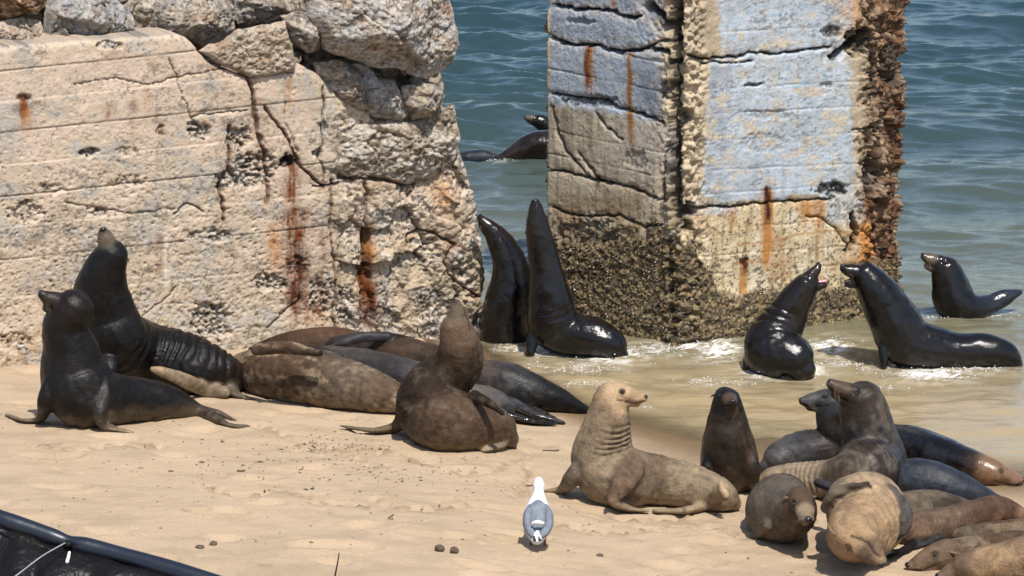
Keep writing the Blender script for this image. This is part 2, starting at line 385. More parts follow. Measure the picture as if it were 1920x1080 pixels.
patches = [(375, 245, 22, 18, .05), (170, 287, 22, 9, .05), (50, 400, 34, 20, .035), (205, 86, 26, 9, .035), (450, 262, 26, 26, .05), (478, 320, 42, 34, .05), (430, 340, 26, 22, .04), (100, 355, 26, 12, .02),
           (300, 245, 8, 12, .02), (543, 303, 17, 12, .09), (395, 600, 42, 38, .045), (510, 530, 30, 20, .04), (600, 560, 24, 44, .04), (650, 570, 20, 30, .04), (48, 185, 16, 8, .025), (235, 285, 20, 10, .015),
           (360, 440, 18, 10, .02), (410, 440, 30, 14, .025), (800, 470, 28, 40, .03), (600, 290, 10, 12, .05), (870, 520, 20, 60, .03), (20, 640, 40, 20, .02), (180, 400, 26, 12, .02), (240, 340, 34, 16, .015), (560, 500, 20, 20, .03)]
def wall_h(X, Y, D):
    wx = X+5*fbm2(X/18, Y/18, 3, 1); wy = Y+5*fbm2(X/18+30, Y/18, 3, 2)
    rgh = np.clip(sst(600, 660, wx+20*fbm2(X/60, Y/60, 2, 9)), 0, 1)
    lowr = sst(380, 560, wy)*sst(250, 500, wx)
    h = .012*fbm2(X/120, Y/120, 3, 3)+.004*fbm2(X/14, Y/14, 3, 4)
    for y0, a in ((134, .010), (192, .004), (249, .009), (311, .004), (370, .010), (428, .005), (488, .008), (560, .006)):
        yl = y0-.105*X; h -= a*np.exp(-((Y-yl)/1.5)**2)*(1-rgh)*(.4+.6*sst(-.3, .3, fbm2(X/70, Y/20, 2, y0))); h += .004*sst(yl-1, yl+1, Y)*(1-rgh)*((y0//60) % 2*2-1)
    # small pits: bug holes and popped aggregate
    f1, f2, cr, _, _ = worley2(wx/7.0, wy/6.0, 50); h -= np.where(cr > .62, 1, 0)*sst(.34, .08, f1)*(.004+.004*cr)*(.3+.8*sst(180, 420, wy)+.4*rgh)
    f1, f2, cr, _, _ = worley2(wx/15.0, wy/12.0, 51); h -= np.where(cr > .7, 1, 0)*sst(.40, .05, f1)*.010*(.1+.8*sst(160, 400, wy+60*fbm2(X/50, Y/50, 3, 66)))
    coarse = sst(.05, .5, fbm2(X/60, Y/45, 4, 13)+.55*sst(300, 560, wy)-.25); h += coarse*(.008*fbm2(X/7, Y/6, 4, 14, .65)-.003)
    # broken right end: chunky facets, set back and rounded
    fa, ed = facets(X, Y, 62, 23); fb, ed2 = facets(X, Y, 24, 29)
    h += rgh*(.10*fa+.02*fb-.03*ed*sst(-.2, .3, fbm2(X/50, Y/50, 2, 26))+.012*fbm2(X/9, Y/9, 3, 24)-.02)
    h += lowr*(.012*fbm2(X/12, Y/12, 4, 33, .6))*.6
    for pts, w, dep in cracks:
        d, t = segdist(wx, wy, pts); ww = w*(.55+.6*sst(-.5, .5, fbm2(X/9, Y/9, 2, 40))); h -= dep*sst(ww, ww*.35, d); h -= .006*np.exp(-(d/(ww*3))**2)
    for (cx, cy, rx, ry, dep) in patches:
        q = np.sqrt(((wx-cx)/rx)**2+((wy-cy)/ry)**2)+.45*fbm2(X/8, Y/8, 3, int(cx)); m = sst(1.05, .7, q); h += -dep*m*(.45+.8*(fbm2(X/5, Y/5, 3, int(cy))*.9+.3))
    # vertical slots of lost reinforcement
    for (x0, ya, yb, w, dep) in ((690, 432, 618, 12, .07), (640, 500, 610, 6, .03), (668, 360, 400, 4, .02)):
        m = sst(w, w*.6, np.abs(wx-x0-2*np.sin(Y/30)))*sst(ya-4, ya+4, wy)*sst(yb+10, yb-4, wy); h -= dep*m
    h -= .10*sst(.22, .0, D)**2*sst(740, 880, X)            # the right end rounds away
    h -= .03*np.exp(-D/.012)
    h += .10*sst(560, 700, Y)*sst(700, 560, X)*.25
    return h
def wall_c(X, Y, D, h):
    wx = X+7*fbm2(X/18, Y/18, 3, 1); wy = Y+7*fbm2(X/18+30, Y/18, 3, 2)
    n1 = fbm2(X/55, Y/40, 4, 101); n2 = fbm2(X/12, Y/12, 4, 102); n3 = fbm2(X/4, Y/4, 2, 103)
    rgh = sst(600, 660, wx)
    c = mixc(CPINK[None], CTAN[None], sst(-.3, .4, n1+.4*sst(150, 500, Y)))
    c = mixc(c, CGREY[None]*1.1, .8*sst(.0, .35, n1*.8+.5*n2+.25*sst(300, 650, Y)-.05)); c = mixc(c, CDARK[None]*2.2, .55*sst(.26, .40, fbm2(X/6, Y/5, 4, 115, .65)*.8+.6*fbm2(X/60, Y/25, 3, 116)))
    c = mixc(c, np.array([.48, .37, .23])[None], .6*sst(380, 600, Y)*sst(-.2, .4, n2))
    c = mixc(c, np.array([.36, .36, .36])[None], .5*sst(60, 0, wx)*sst(175, 200, wy)*sst(330, 250, wy))
    c = mixc(c, CWHITE[None], rgh*.6*sst(-.1, .4, n2+.3*n1)); c = mixc(c, CGREY[None], rgh*.55*sst(.1, .4, fbm2(X/22, Y/22, 3, 110)))
    c = mixc(c, CDARK[None]*1.4, .85*rgh*sst(.14, .34, fbm2(X/5, Y/4.5, 3, 111)+.35*fbm2(X/40, Y/40, 2, 112))); c = mixc(c, np.array([.46, .36, .24])[None], .7*rgh*sst(-.1, .3, fbm2(X/45, Y/35, 2, 113)))
    c = mixc(c, CORANGE[None], .5*np.exp(-(((wx-835)/22)**2+((wy-370)/40)**2))+.45*sst(560, 640, wy)*sst(130, 0, wx)*sst(-.2, .3, n2))
    c = mixc(c, CDARK[None], .55*sst(.38, .55, n3*.5+n2*.6+.12*sst(250, 500, Y)))       # lichen and algae specks
    for pts, w, dep in cracks:
        d, t = segdist(wx, wy, pts); c = mixc(c, CDARK[None], .55*sst(w*1.1, w*.3, d)); c = mixc(c, CRUST[None]*1.6, .22*np.exp(-(d/(w*3))**2)*(dep > .03))
    for (cx, cy, rx, ry, dep) in patches:
        q = np.sqrt(((wx-cx)/rx)**2+((wy-cy)/ry)**2)+.4*fbm2(X/8, Y/8, 3, int(cx)); m = sst(1.0, .6, q)
        c = mixc(c, CDARK[None]*1.2, m*sst(-.05, .25, fbm2(X/5, Y/5, 3, int(cy)))*.8); c = mixc(c, CWHITE[None]*.95, m*sst(.05, .3, -fbm2(X/6, Y/6, 3, int(cy)+3))*.6)
    def streak(x0, y0, y1, w, col, st, wob=4, seed=0):
        nonlocal c
        xx = X-x0-wob*fbm2(Y/30+seed, X*0+seed, 3, seed); f = np.exp(-(xx/w)**2)*sst(y0-6, y0+4, Y)*sst(y1+25, y1-35, Y)
        f = f*(.45+.75*sst(-.5, .4, fbm2(X/4, Y/40, 3, seed+5)))*(.75+.5*sst(-.3, .3, n2)); c = mixc(c, col[None], np.clip(f*st, 0, 1))
    streak(45, 178, 240, 10, CRUST, .95, 3, 1); streak(50, 205, 250, 8, CORANGE, .6, 3, 2); streak(464, 92, 140, 6, CRUST, .8, 2, 3); streak(412, 84, 98, 8, CRUST*1.6, .5, 2, 4)
    streak(548, 310, 400, 13, CRUST, .9, 5, 5); streak(556, 390, 600, 24, CRUST, .85, 9, 6); streak(560, 455, 570, 14, CRUSTD, .85, 9, 7); streak(515, 420, 500, 12, CORANGE, .75, 6, 8)
    streak(690, 432, 615, 13, CRUSTD, 1.1, 3, 9); streak(698, 500, 620, 18, CRUST, .8, 4, 10); streak(702, 420, 500, 8, CORANGE, .6, 4, 11); streak(603, 430, 610, 10, CRUST, .45, 5, 12)
    streak(205, 198, 225, 12, CRUST, .7, 3, 13); streak(250, 190, 210, 9, CRUST, .7, 3, 14); streak(246, 222, 250, 5, CRUST, .6, 3, 15); streak(301, 236, 255, 8, CRUST, .95, 3, 16)
    streak(542, 150, 200, 6, CORANGE*.8, .7, 3, 17); streak(560, 195, 197, 6, CRUST, .6, 3, 18); streak(300, 440, 520, 8, CRUST, .5, 4, 19); streak(425, 150, 185, 5, CORANGE*.8, .4, 3, 20)
    streak(215, 95, 112, 20, CRUST, .5, 4, 21); streak(280, 170, 215, 10, CORANGE*.9, .35, 5, 22); streak(590, 580, 610, 14, CORANGE, .8, 4, 23); streak(312, 430, 560, 6, CWHITE, .5, 4, 24); streak(290,110,130,12,CORANGE*.8,.3,4,25)
    m = np.exp(-(((wx-543)/18)**2+((wy-300)/12)**2)); c = mixc(c, CRUSTD[None], m*1.1)
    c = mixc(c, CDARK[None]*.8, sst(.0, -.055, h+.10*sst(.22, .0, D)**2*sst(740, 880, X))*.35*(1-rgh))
    return c
OUT = [(-60, 96), (0, 88), (120, 80), (335, 65), (352, 70), (372, 92), (395, 115), (430, 131), (470, 147), (552, 132), (560, 120), (600, 140), (640, 185), (700, 215), (760, 220), (862, 250), (878, 290), (892, 330), (908, 390), (916, 450), (924, 520), (922, 590), (918, 640), (914, 720), (-60, 740)]
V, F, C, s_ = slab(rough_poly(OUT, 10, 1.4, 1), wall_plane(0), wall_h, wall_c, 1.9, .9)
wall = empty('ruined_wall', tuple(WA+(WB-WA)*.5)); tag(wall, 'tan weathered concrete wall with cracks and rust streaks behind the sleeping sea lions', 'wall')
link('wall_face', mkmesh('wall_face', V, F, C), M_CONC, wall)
# rough core behind the face, carrying the rubble
def core_h(X, Y, D):
    fa, ed = facets(X, Y, 70, 63); fb, e2 = facets(X, Y, 26, 64); return .12*fa+.05*fb-.06*ed+.03*fbm2(X/9, Y/9, 3, 65)-.10*np.exp(-D/.06)
def core_c(X, Y, D, h):
    n = fbm2(X/16, Y/16, 4, 66); c = mixc(CTAN[None]*.8, CGREY[None], sst(-.3, .3, n)); c = mixc(c, CDARK[None]*1.5, .7*sst(.15, .45, fbm2(X/7, Y/6, 3, 67)))
    return mixc(c, CRUST[None]*1.5, .5*np.exp(-(((X-262)/10)**2+((Y-40)/25)**2)))
V, F, C, s_ = slab(rough_poly([(-60, -60), (560, -60), (640, -30), (820, 20), (828, 130), (845, 200), (855, 300), (880, 420), (880, 640), (-60, 660)], 12, 3, 5), wall_plane(-.40), core_h, core_c, 3.0, .7)
link('wall_core', mkmesh('wall_core', V, F, C), M_ROCK, wall)
# broken-off slab still sitting on the crack
def rock(outline, name, label, cat, off, thick, tones, seed, face=.75, group='rubble heaped on the ruined wall', edge=.035, facet=1.0, step=2.3, lich=.5, top=0):
    def hf(X, Y, D):
        dm = max(D.max(), 1e-6); base = thick*(1-face)*np.sqrt(np.clip(1-(1-D/dm)**2, 0, 1))+thick*face*(1-np.exp(-D/edge))
        cx, cy = X.mean(), Y.mean(); hx, hy = (X.max()-X.min())/2, (Y.max()-Y.min())/2; rr_ = np.random.RandomState(seed)
        if face < .99:
            for k_ in range(7):
                an = k_*.9+rr_.uniform(-.3, .3); dd_ = ((X-cx)/hx*math.cos(an)+(Y-cy)/hy*math.sin(an)); base = np.minimum(base, thick*(rr_.uniform(.8, 1.05)-rr_.uniform(.5, 1.3)*(dd_-rr_.uniform(-.05, .4))))
            base = np.maximum(base, thick*.25*(1-np.exp(-D/edge)))
        sc = max(22, dm/s0*1.15); fa, ed = facets(X, Y, sc, seed); fb, e2 = facets(X, Y, sc*.4, seed+4); r = (1-np.exp(-D/.03))
        wxx = X+4*fbm2(X/12, Y/12, 2, seed); f1, f2, cr, _, _ = worley2(wxx/6.5, Y/5.5, seed+9); pit = np.where(cr > .6, 1, 0)*sst(.4, .05, f1)*-.008
        return base+r*facet*(thick*.35*fa+thick*.12*fb-.02*ed)+.024*fbm2(X/9, Y/8, 4, seed+7)*r+.010*fbm2(X/4, Y/3.5, 2, seed+8)*r+pit*r*1.8
    def cf(X, Y, D, h):
        n = fbm2(X/26, Y/20, 4, seed+11); n2 = fbm2(X/6, Y/5, 3, seed+12); c = mixc(tones[0][None], tones[1][None], sst(-.25, .3, n+.4*n2))
        c = mixc(c, CDARK[None]*1.6, lich*sst(.08, .38, n2+.5*n)); c = mixc(c, CWHITE[None], .5*sst(.12, .35, -n2)); c = mixc(c, CORANGE[None]*.7, .35*sst(.2, .5, fbm2(X/18, Y/14, 3, seed+15))); c = mixc(c, CDARK[None]*1.3, .6*sst(.30, .45, fbm2(X/3.2, Y/2.8, 2, seed+16)))
        return c
    s0 = 23.6/FPX
    V, F, C, s_ = slab(rough_poly(outline, 8, 2.0, seed), wall_plane(off), hf, cf, step, thick, bulge=True)
    o = link(name, mkmesh(name, V, F, C), M_ROCK); tag(o, label, cat, group); origin_to(o, tuple(V.mean(0))); return o
TG = (CTAN, CGREY); GG = (np.array([.34, .335, .33]), np.array([.46, .42, .37])); TT = (CPINK*.95, CTAN*.85); WG = (CWHITE*.9, CTAN*.8); BR = (np.array([.22, .12, .06]), np.array([.09, .05, .03]))
rock([(372, 94), (392, 82), (420, 76), (440, 55), (532, 40), (545, 82), (554, 112), (550, 136), (468, 144), (430, 129), (395, 112)], 'concrete_block', 'pinkish flat-faced broken concrete block perched above the dark crack in the wall', 'concrete block', -.03, .06, TT, 201, 1.0, edge=.01, facet=.15, step=2.0, lich=.12)
rock([(590, 8), (605, -25), (700, -45), (830, -35), (850, 20), (862, 85), (850, 118), (800, 148), (765, 140), (740, 128), (700, 127), (660, 113), (612, 97), (592, 62), (582, 30)], 'boulder', 'largest rough grey boulder, overhanging the top right of the wall', 'boulder', .02, .34, (np.array([.46, .435, .41]), np.array([.60, .51, .42])), 211, .6, edge=.09, lich=.6)
rock([(528, 32), (560, 20), (590, 28), (600, 92), (578, 100), (548, 74)], 'rubble_stone', 'tan angular stone wedged between the flat block and the largest boulder', 'stone', -.04, .14, TG, 221)
rock([(585, 118), (640, 110), (668, 128), (688, 175), (700, 222), (650, 200), (612, 165)], 'rubble_stone', 'brown cracked stone under the left of the largest boulder', 'stone', -.06, .16, (CTAN*.85, CGREY*.9), 231)
rock([(660, 120), (688, 116), (706, 145), (738, 150), (752, 180), (768, 218), (740, 228), (695, 222), (668, 182), (655, 150)], 'rubble_stone', 'grey smooth-sided stone standing under the middle of the largest boulder', 'stone', -.05, .17, GG, 241, lich=.2)
rock([(752, 160), (795, 155), (830, 163), (828, 195), (802, 216), (775, 224), (757, 195)], 'rubble_stone', 'small rounded tan stone tucked under the right of the largest boulder', 'stone', .0, .17, TG, 251)
rock([(626, 262), (670, 232), (720, 222), (760, 228), (800, 222), (828, 202), (852, 196), (862, 260), (852, 300), (800, 338), (760, 346), (700, 330), (650, 332), (624, 312)], 'boulder', 'pale pitted boulder filling the broken right shoulder of the wall', 'boulder', -.03, .16, WG, 261, .8, lich=.55)
rock([(88, 80), (84, 20), (98, -20), (200, -20), (248, 28), (252, 62), (180, 74), (110, 84)], 'boulder', 'blue grey boulder behind the wall top, left of the rusty gap', 'boulder', -0.36, .22, GG, 271, lich=.4)
rock([(270, 66), (273, 20), (298, -25), (420, -25), (440, 25), (438, 52), (412, 78), (376, 92), (335, 68)], 'boulder', 'tan cracked boulder behind the wall top, right of the rusty gap', 'boulder', -0.36, .22, (CTAN*.8, CGREY), 281, lich=.25)
rock([(-40, 48), (40, 32), (78, 40), (84, 76), (40, 88), (-40, 94)], 'rubble_stone', 'pale smooth slab on the wall at the upper left corner', 'stone', -0.32, .16, TT, 291, lich=.1)
rock([(-40, -30), (90, -30), (84, 12), (60, 26), (-40, 44)], 'rubble_stone', 'dark brown layered stone in the upper left corner', 'stone', -0.38, .2, BR, 301)
rock([(438, -25), (500, -25), (592, -20), (588, 22), (545, 26), (520, 38), (470, 46), (446, 44)], 'rubble_stone', 'dark speckled stone left of the largest boulder along the top', 'stone', -0.36, .2, (CGREY, CTAN*.6), 311)
rock([(245, 62), (250, 78), (200, 84), (150, 80), (110, 86), (100, 72), (180, 62)], 'rubble_stone', 'low grey stone between the wall top and the blue grey boulder', 'stone', -0.34, .12, GG, 321)
rock([(252, 20), (262, -25), (300, -25), (285, 20), (272, 62), (258, 60)], 'rubble_stone', 'narrow whitish stone standing in the rusty gap between two boulders', 'stone', -0.40, .14, WG, 331)

# ------------------------------------------------------------------ pillar
PC = [(1040, 25.95), (1026, 25.22), (1278, 24.48), (1640, 25.22), (1690, 25.75), (1640, 26.5)]
plan = []
for px, Yq in PC:
    plan.append(np.array([(px-960)/FPX*Yq*1.0/cp*1.0, Yq]))
plan = [np.array([float(at(px, 380, Yq)[0]), Yq]) for px, Yq in PC]
seglen = []; S = []; samp = []
dens = [.03, .0068, .0068, .0075, .03, .03]
for i in range(6):
    a, c_ = plan[i], plan[(i+1) % 6]; L = np.hypot(*(c_-a)); n_ = max(2, int(L/dens[i]))
    for k in range(n_): samp.append((a+(c_-a)*k/n_, i, k/n_))
SP = np.array([q[0] for q in samp]); SI = np.array([q[1] for q in samp]); ST = np.array([q[2] for q in samp]); NS = len(SP)
nxt = np.roll(SP, -4, 0)-np.roll(SP, 4, 0); NRM = np.stack([nxt[:, 1], -nxt[:, 0]], 1); NRM /= np.linalg.norm(NRM, axis=1)[:, None]
if (NRM[SI == 1][20]@np.array([0, -1.])) < 0: NRM = -NRM
ZS = np.concatenate([np.arange(-.35, 2.42, .0072), [2.5, 2.6, 2.75]]); NZ = len(ZS)
GX = np.repeat(SP[None], NZ, 0); GN = np.repeat(NRM[None], NZ, 0); GI = np.repeat(SI[None], NZ, 0); GT = np.repeat(ST[None], NZ, 0); GZ = np.repeat(ZS[:, None], NS, 1)
B = np.concatenate([GX, GZ[..., None]], 2); px, py = proj(B.reshape(-1, 3)); px = px.reshape(NZ, NS); py = py.reshape(NZ, NS)
sarc = np.cumsum(np.r_[0, np.linalg.norm(np.diff(SP, axis=0), axis=1)]); SA = np.repeat(sarc[None], NZ, 0)
u = SA*300; v = GZ*300          # roughly picture-pixel units along the faces
wx = px+4*fbm2(u/16, v/16, 3, 401); wy = py+4*fbm2(u/16+50, v/16, 3, 402)
L_ = (GI == 1)*1.; R_ = (GI == 2)*1.; RS = (GI == 3)*1.; BK = ((GI == 0) | (GI > 3))*1.
rub = np.clip(RS+BK*.6+R_*sst(1600, 1645, wx+18*fbm2(u/30, v/30, 3, 405)), 0, 1)
h = .010*fbm2(u/90, v/90, 3, 410)+.0035*fbm2(u/12, v/10, 3, 411)
# board marks
def linel(pts, a, w=1.4):
    global h
    d, t = segdist(px+0*wx, py+2*fbm2(u/40, v/40, 2, 412), pts); h = h-a*np.exp(-(d/w)**2)*(.3+.7*sst(-.4, .3, fbm2(u/50, v/30, 2, int(pts[0][1])+500)))
for y0 in (85, 140, 190, 255, 300): linel([(1026, y0-12), (1260, y0+36)], .008)
for y0 in (60, 165, 212, 262, 318): linel([(1290, y0+4), (1640, y0-14)], .007)
for y0 in (355, 420, 470, 505): linel([(1300, y0+12), (1640, y0-12)], .007)
lsh = L_*(2*((py < 195)*1.)-1)*.003
PCR = [([(1026, 8), (1062, 15), (1105, 18), (1150, 22), (1180, 35), (1200, 30)], 4.5, .07), ([(1026, 68), (1050, 78), (1075, 84), (1120, 86), (1160, 98), (1200, 95), (1235, 78), (1262, 78)], 4.5, .07),
       ([(1262, -20), (1268, 60), (1272, 110), (1270, 170), (1266, 230), (1268, 300), (1268, 380), (1285, 420)], 16, .20), ([(1215, 10), (1240, 30), (1262, 70)], 12, .10), ([(1225, 90), (1250, 100), (1265, 140)], 6, .08),
       ([(1035, 175), (1080, 182), (1130, 190), (1170, 205), (1205, 215), (1240, 232)], 3.0, .035), ([(1292, 104), (1330, 112), (1380, 106), (1425, 97), (1450, 102), (1500, 95), (1560, 88)], 2.8, .05),
       ([(1560, 110), (1585, 92), (1610, 88), (1625, 60)], 8, .10), ([(1318, 118), (1370, 117), (1412, 115)], 2.0, .03), ([(1300, 388), (1370, 387), (1440, 380), (1500, 376), (1560, 372)], 2.6, .045),
       ([(1022, 315), (1070, 325), (1120, 338), (1180, 352), (1245, 376)], 3.0, .04), ([(1035, 200), (1045, 250), (1060, 285), (1110, 335)], 2.0, .03), ([(1115, 210), (1150, 250), (1165, 262)], 1.6, .02), ([(1085, 285), (1110, 320), (1120, 335)], 1.8, .02),
       ([(1035, 390), (1080, 405), (1160, 405), (1205, 425), (1240, 420)], 3, .03), ([(1300, 445), (1310, 500)], 3, .03), ([(1255, 450), (1260, 520), (1270, 600)], 5, .05), ([(1510, 405), (1535, 408), (1560, 420), (1600, 470)], 1.6, .02),
       ([(1600, 400), (1608, 440), (1590, 470)], 7, .07), ([(1640, 100), (1650, 200), (1645, 300), (1640, 360)], 5, .06), ([(1240, 370), (1245, 300), (1255, 250)], 3, .05), ([(1600, 245), (1640, 240)], 2.5, .03)]
PPT = [(1285, 222, 18, 22, .12), (1280, 395, 26, 20, .14), (1610, 80, 34, 28, .12), (1268, 20, 18, 40, .10), (1560, 355, 36, 16, .05), (1640, 330, 22, 30, .10), (1410, 159, 22, 4, .05), (1105, 190, 60, 12, .03), (1440, 215, 50, 10, .012), (1430, 270, 50, 22, .010), (1550, 160, 12, 6, .02), (1310, 270, 14, 30, .03), (1310, 60, 20, 40, .015), (1560, 60, 22, 14, .04), (1395, 492, 8, 8, .04), (1680, 120, 20, 60, .05), (1090, 40, 30, 8, .02), (1250, 170, 16, 20, .04), (1100, 440, 60, 30, .03), (1190, 300, 24, 20, .02)]
for pts, w, dep in PCR:
    d, t = segdist(wx, wy, pts); ww = w*(.5+.7*sst(-.5, .5, fbm2(u/9, v/9, 2, 440))); h = h-dep*1.1*sst(ww, ww*.35, d)-.010*np.exp(-(d/(ww*2.5))**2)
for (cx, cy, rx, ry, dep) in PPT:
    q = np.sqrt(((wx-cx)/rx)**2+((wy-cy)/ry)**2)+.4*fbm2(u/8, v/8, 3, int(cx)); h = h-dep*sst(1.0, .65, q)*(.7+.5*fbm2(u/6, v/6, 3, int(cy)))
f1, f2, cr, _, _ = worley2(u/7+.3*fbm2(u/9, v/9, 2, 3), v/6, 450); h = h-np.where(cr > .78, 1, 0)*sst(.34, .06, f1)*.006*(1-.9*R_*sst(1350, 1380, px))
edgeL = sst(1335, 1300, wx)*R_+sst(1235, 1262, wx)*L_; h = h+edgeL*(.05*fbm2(u/9, v/9, 4, 455)+.01)
us = sarc[None]*0+SA*300*(1-.55*RS); vs = v*(1-.45*RS); fa, ed = facets(us, vs*1.0, 34, 460); fb, e2 = facets(us, vs, 13, 463)
h = h+rub*(.11*fa+.045*fb-.05*ed-.02*e2+.03*fbm2(u/8, v/8, 3, 465)-.02)
# mussel crust below the tide line
TL = np.where(px < 1285, np.interp(px, [1020, 1080, 1250, 1285], [430, 455, 440, 470]), np.interp(px, [1285, 1330, 1345, 1600, 1650], [440, 500, 545, 528, 480]))+14*fbm2(u/30, v/30, 3, 470)
crust = sst(TL-6, TL+14, py)
crustb = np.clip(crust+.9*sst(.12, .3, fbm2(u/22, v/12, 3, 471))*L_*sst(385, 420, py), 0, 1)
h = h+crustb*(.020*fbm2(u/12, v/8, 5, 472, .6)+.012+.010*fbm2(u/3, v/3, 2, 473))+.05*crust*sst(500, 640, py)
# colour
n1 = fbm2(u/55, v/40, 4, 480); n2 = fbm2(u/12, v/12, 4, 481); n3 = fbm2(u/4, v/4, 2, 482)
PT = np.array([.52, .42, .29]); PB = np.array([.30, .345, .405]); PBL = np.array([.41, .455, .50]); PGR = np.array([.25, .23, .20])
c = mixc(PT[None, None]*np.ones((NZ, NS, 1)), PT*.72, sst(-.3, .4, n1))
c = mixc(c, np.array([.52, .42, .28]), .5*sst(.0, .4, n2))
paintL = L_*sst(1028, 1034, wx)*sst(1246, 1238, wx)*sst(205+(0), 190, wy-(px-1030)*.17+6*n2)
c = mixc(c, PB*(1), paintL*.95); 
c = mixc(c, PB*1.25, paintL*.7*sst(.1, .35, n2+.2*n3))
paintD = paintL*sst(1170, 1190, wx-.35*(wy-100))*sst(95, 130, wy-.2*(px-1100)); c = mixc(c, np.array([.14, .165, .215]), paintD*.8)  # darker blue-grey paint patch on the left face
ledge = np.interp(wy, [-50, 100, 120, 390], [1350, 1348, 1330, 1318])
paintR = R_*sst(ledge-4, ledge+8, wx+10*n2+9*n1)*sst(1606, 1590, wx+10*n2+12*n1)*sst(384, 376, wy+14*sst(.1, .4, n1)+.02*(px-1300))
paintR = np.where((wy < 75) & (wx > 1545), paintR*sst(.1, -.1, n1), paintR)
c = mixc(c, PBL*(1), np.clip(paintR, 0, 1)*.97)
c = mixc(c, PBL*.72, paintR*sst(1372, 1352, wx+8*n2)*sst(118, 126, wy)*.85)
c = mixc(c, PBL*1.2, paintR*.6*sst(.0, .4, n1)); c = mixc(c, PT*1.05, paintR*.7*sst(.34, .44, n2+.05*n3))
drip = fbm2(u/16, v/70, 5, 486, .6); c = mixc(c, PT*1.1, paintR*.75*sst(.16, .38, fbm2(u/38, v/24, 5, 499, .6))); c = mixc(c, PBL*.62, paintR*.4*sst(.1, .5, drip)); c = mixc(c, np.array([.42, .40, .34]), paintR*.5*sst(.1, .45, -drip)); c = mixc(c, np.array([.14, .15, .165]), (paintR+paintL)*.6*sst(.26, .45, fbm2(u/7, v/3, 3, 487)+.5*fbm2(u/60, v/30, 2, 497)))
c = mixc(c, PB*.7, paintL*.4*sst(.1, .5, drip)); c = mixc(c, np.array([.36, .32, .26]), paintL*.6*sst(.3, .42, n2))
# faint traces of light blue lettering strokes, too worn to read
gr = 0
for (x0, y0, x1, y1) in ((1380, 30, 1378, 70), (1400, 20, 1440, 8), (1440, 30, 1490, 20), (1480, 15, 1520, 12), (1480, 120, 1482, 160), (1500, 125, 1502, 160), (1482, 160, 1500, 162), (1520, 120, 1522, 160), (1545, 118, 1546, 155), (1430, 145, 1445, 125), (1445, 125, 1460, 140), (1395, 130, 1378, 150), (1378, 150, 1395, 165)):
    d, t = segdist(px, py, [(x0, y0), (x1, y1)]); gr = np.maximum(gr, sst(3.5, 1.5, d))
c = mixc(c, np.array([.17, .42, .60]), gr*R_*.45*sst(-.3, .2, n2)); h = h+0
lowR = R_*sst(374, 384, wy+.02*(px-1300)+5*n2)
c = mixc(c, np.array([.58, .46, .27]), lowR*.75); c = mixc(c, PBL*1.05, lowR*.8*sst(1400, 1370, wx)*sst(410, 395, wy)+lowR*.75*sst(1540, 1560, wx)*sst(1632, 1620, wx)*sst(430, 405, wy+10*n1))
c = mixc(c, np.array([.62, .50, .30]), lowR*sst(480, 530, wy)*.5)
d3 = fbm2(u/9, v/70, 4, 488); c = mixc(c, np.array([.22, .17, .10]), lowR*.6*sst(.1, .45, d3)); c = mixc(c, np.array([.66, .58, .44]), lowR*.6*sst(.1, .4, -d3)); c = mixc(c, np.array([.06, .05, .035]), lowR*.8*sst(.22, .38, fbm2(u/5, v/4, 3, 489)+.12*sst(440, 540, wy))); c = mixc(c, CORANGE*.7, lowR*.4*sst(.15, .45, n1))
lowL = L_*sst(188, 205, wy-(px-1030)*.17+6*n2)
c = mixc(c, np.array([.36, .31, .24]), lowL*.75); c = mixc(c, np.array([.15, .12, .085]), lowL*sst(-.1, .3, fbm2(u/6, v/50, 4, 485))*.55)
c = mixc(c, np.array([.20, .12, .05]), lowL*sst(330, 400, wy)*.6*sst(-.3, .2, n1))
c = mixc(c, np.array([.40, .37, .33]), L_*sst(190, 205, wy-(px-1030)*.17)*sst(330, 260, wy-(px-1030)*.15)*sst(1100, 1200, wx)*.6)
c = mixc(c, CDARK*1.2, .5*sst(.36, .5, n2*.7+n3*.4)*(1-.75*paintR)*(1-.5*paintL))
rc = mixc(np.array([.15, .08, .042])[None, None]*np.ones((NZ, NS, 1)), np.array([.07, .035, .022]), sst(-.15, .25, fbm2(u/14, v/14, 4, 490))); rc = mixc(rc, np.array([.40, .29, .18]), .6*sst(.18, .34, fbm2(u/7, v/7, 3, 491))); rc = mixc(rc, np.array([.10, .035, .015]), .6*sst(260, 360, wy)*sst(-.2, .3, n1))
c = mixc(c, rc, rub)
for pts, w, dep in PCR:
    d, t = segdist(wx, wy, pts); c = mixc(c, CDARK*.6, .9*sst(w*1.0, w*.4, d)); c = mixc(c, PT*.9, .35*np.exp(-((d-w*1.8)/(w*.7))**2)*(dep > .05))  # darkness of the gaps painted into the colour as well as carved
for (cx, cy, rx, ry, dep) in PPT:
    q = np.sqrt(((wx-cx)/rx)**2+((wy-cy)/ry)**2)+.4*fbm2(u/8, v/8, 3, int(cx)); c = mixc(c, CDARK*1.2, sst(1, .7, q)*np.clip(dep/.06, 0, .85)*(.5+.8*sst(-.2, .2, fbm2(u/5, v/5, 3, int(cy)))))
def pstreak(x0, y0, y1, w, col, st, seed):
    global c
    xx = px-x0-2.5*fbm2(py/30+seed, px*0+seed, 3, seed); f = np.exp(-(xx/w)**2)*sst(y0-5, y0+3, py)*sst(y1+20, y1-30, py)*(.5+.7*sst(-.5, .3, fbm2(u/3, v/40, 3, seed+3)))*(GI > 0)*(GI < 3); c = mixc(c, col, np.clip(f*st*1.5, 0, 1))
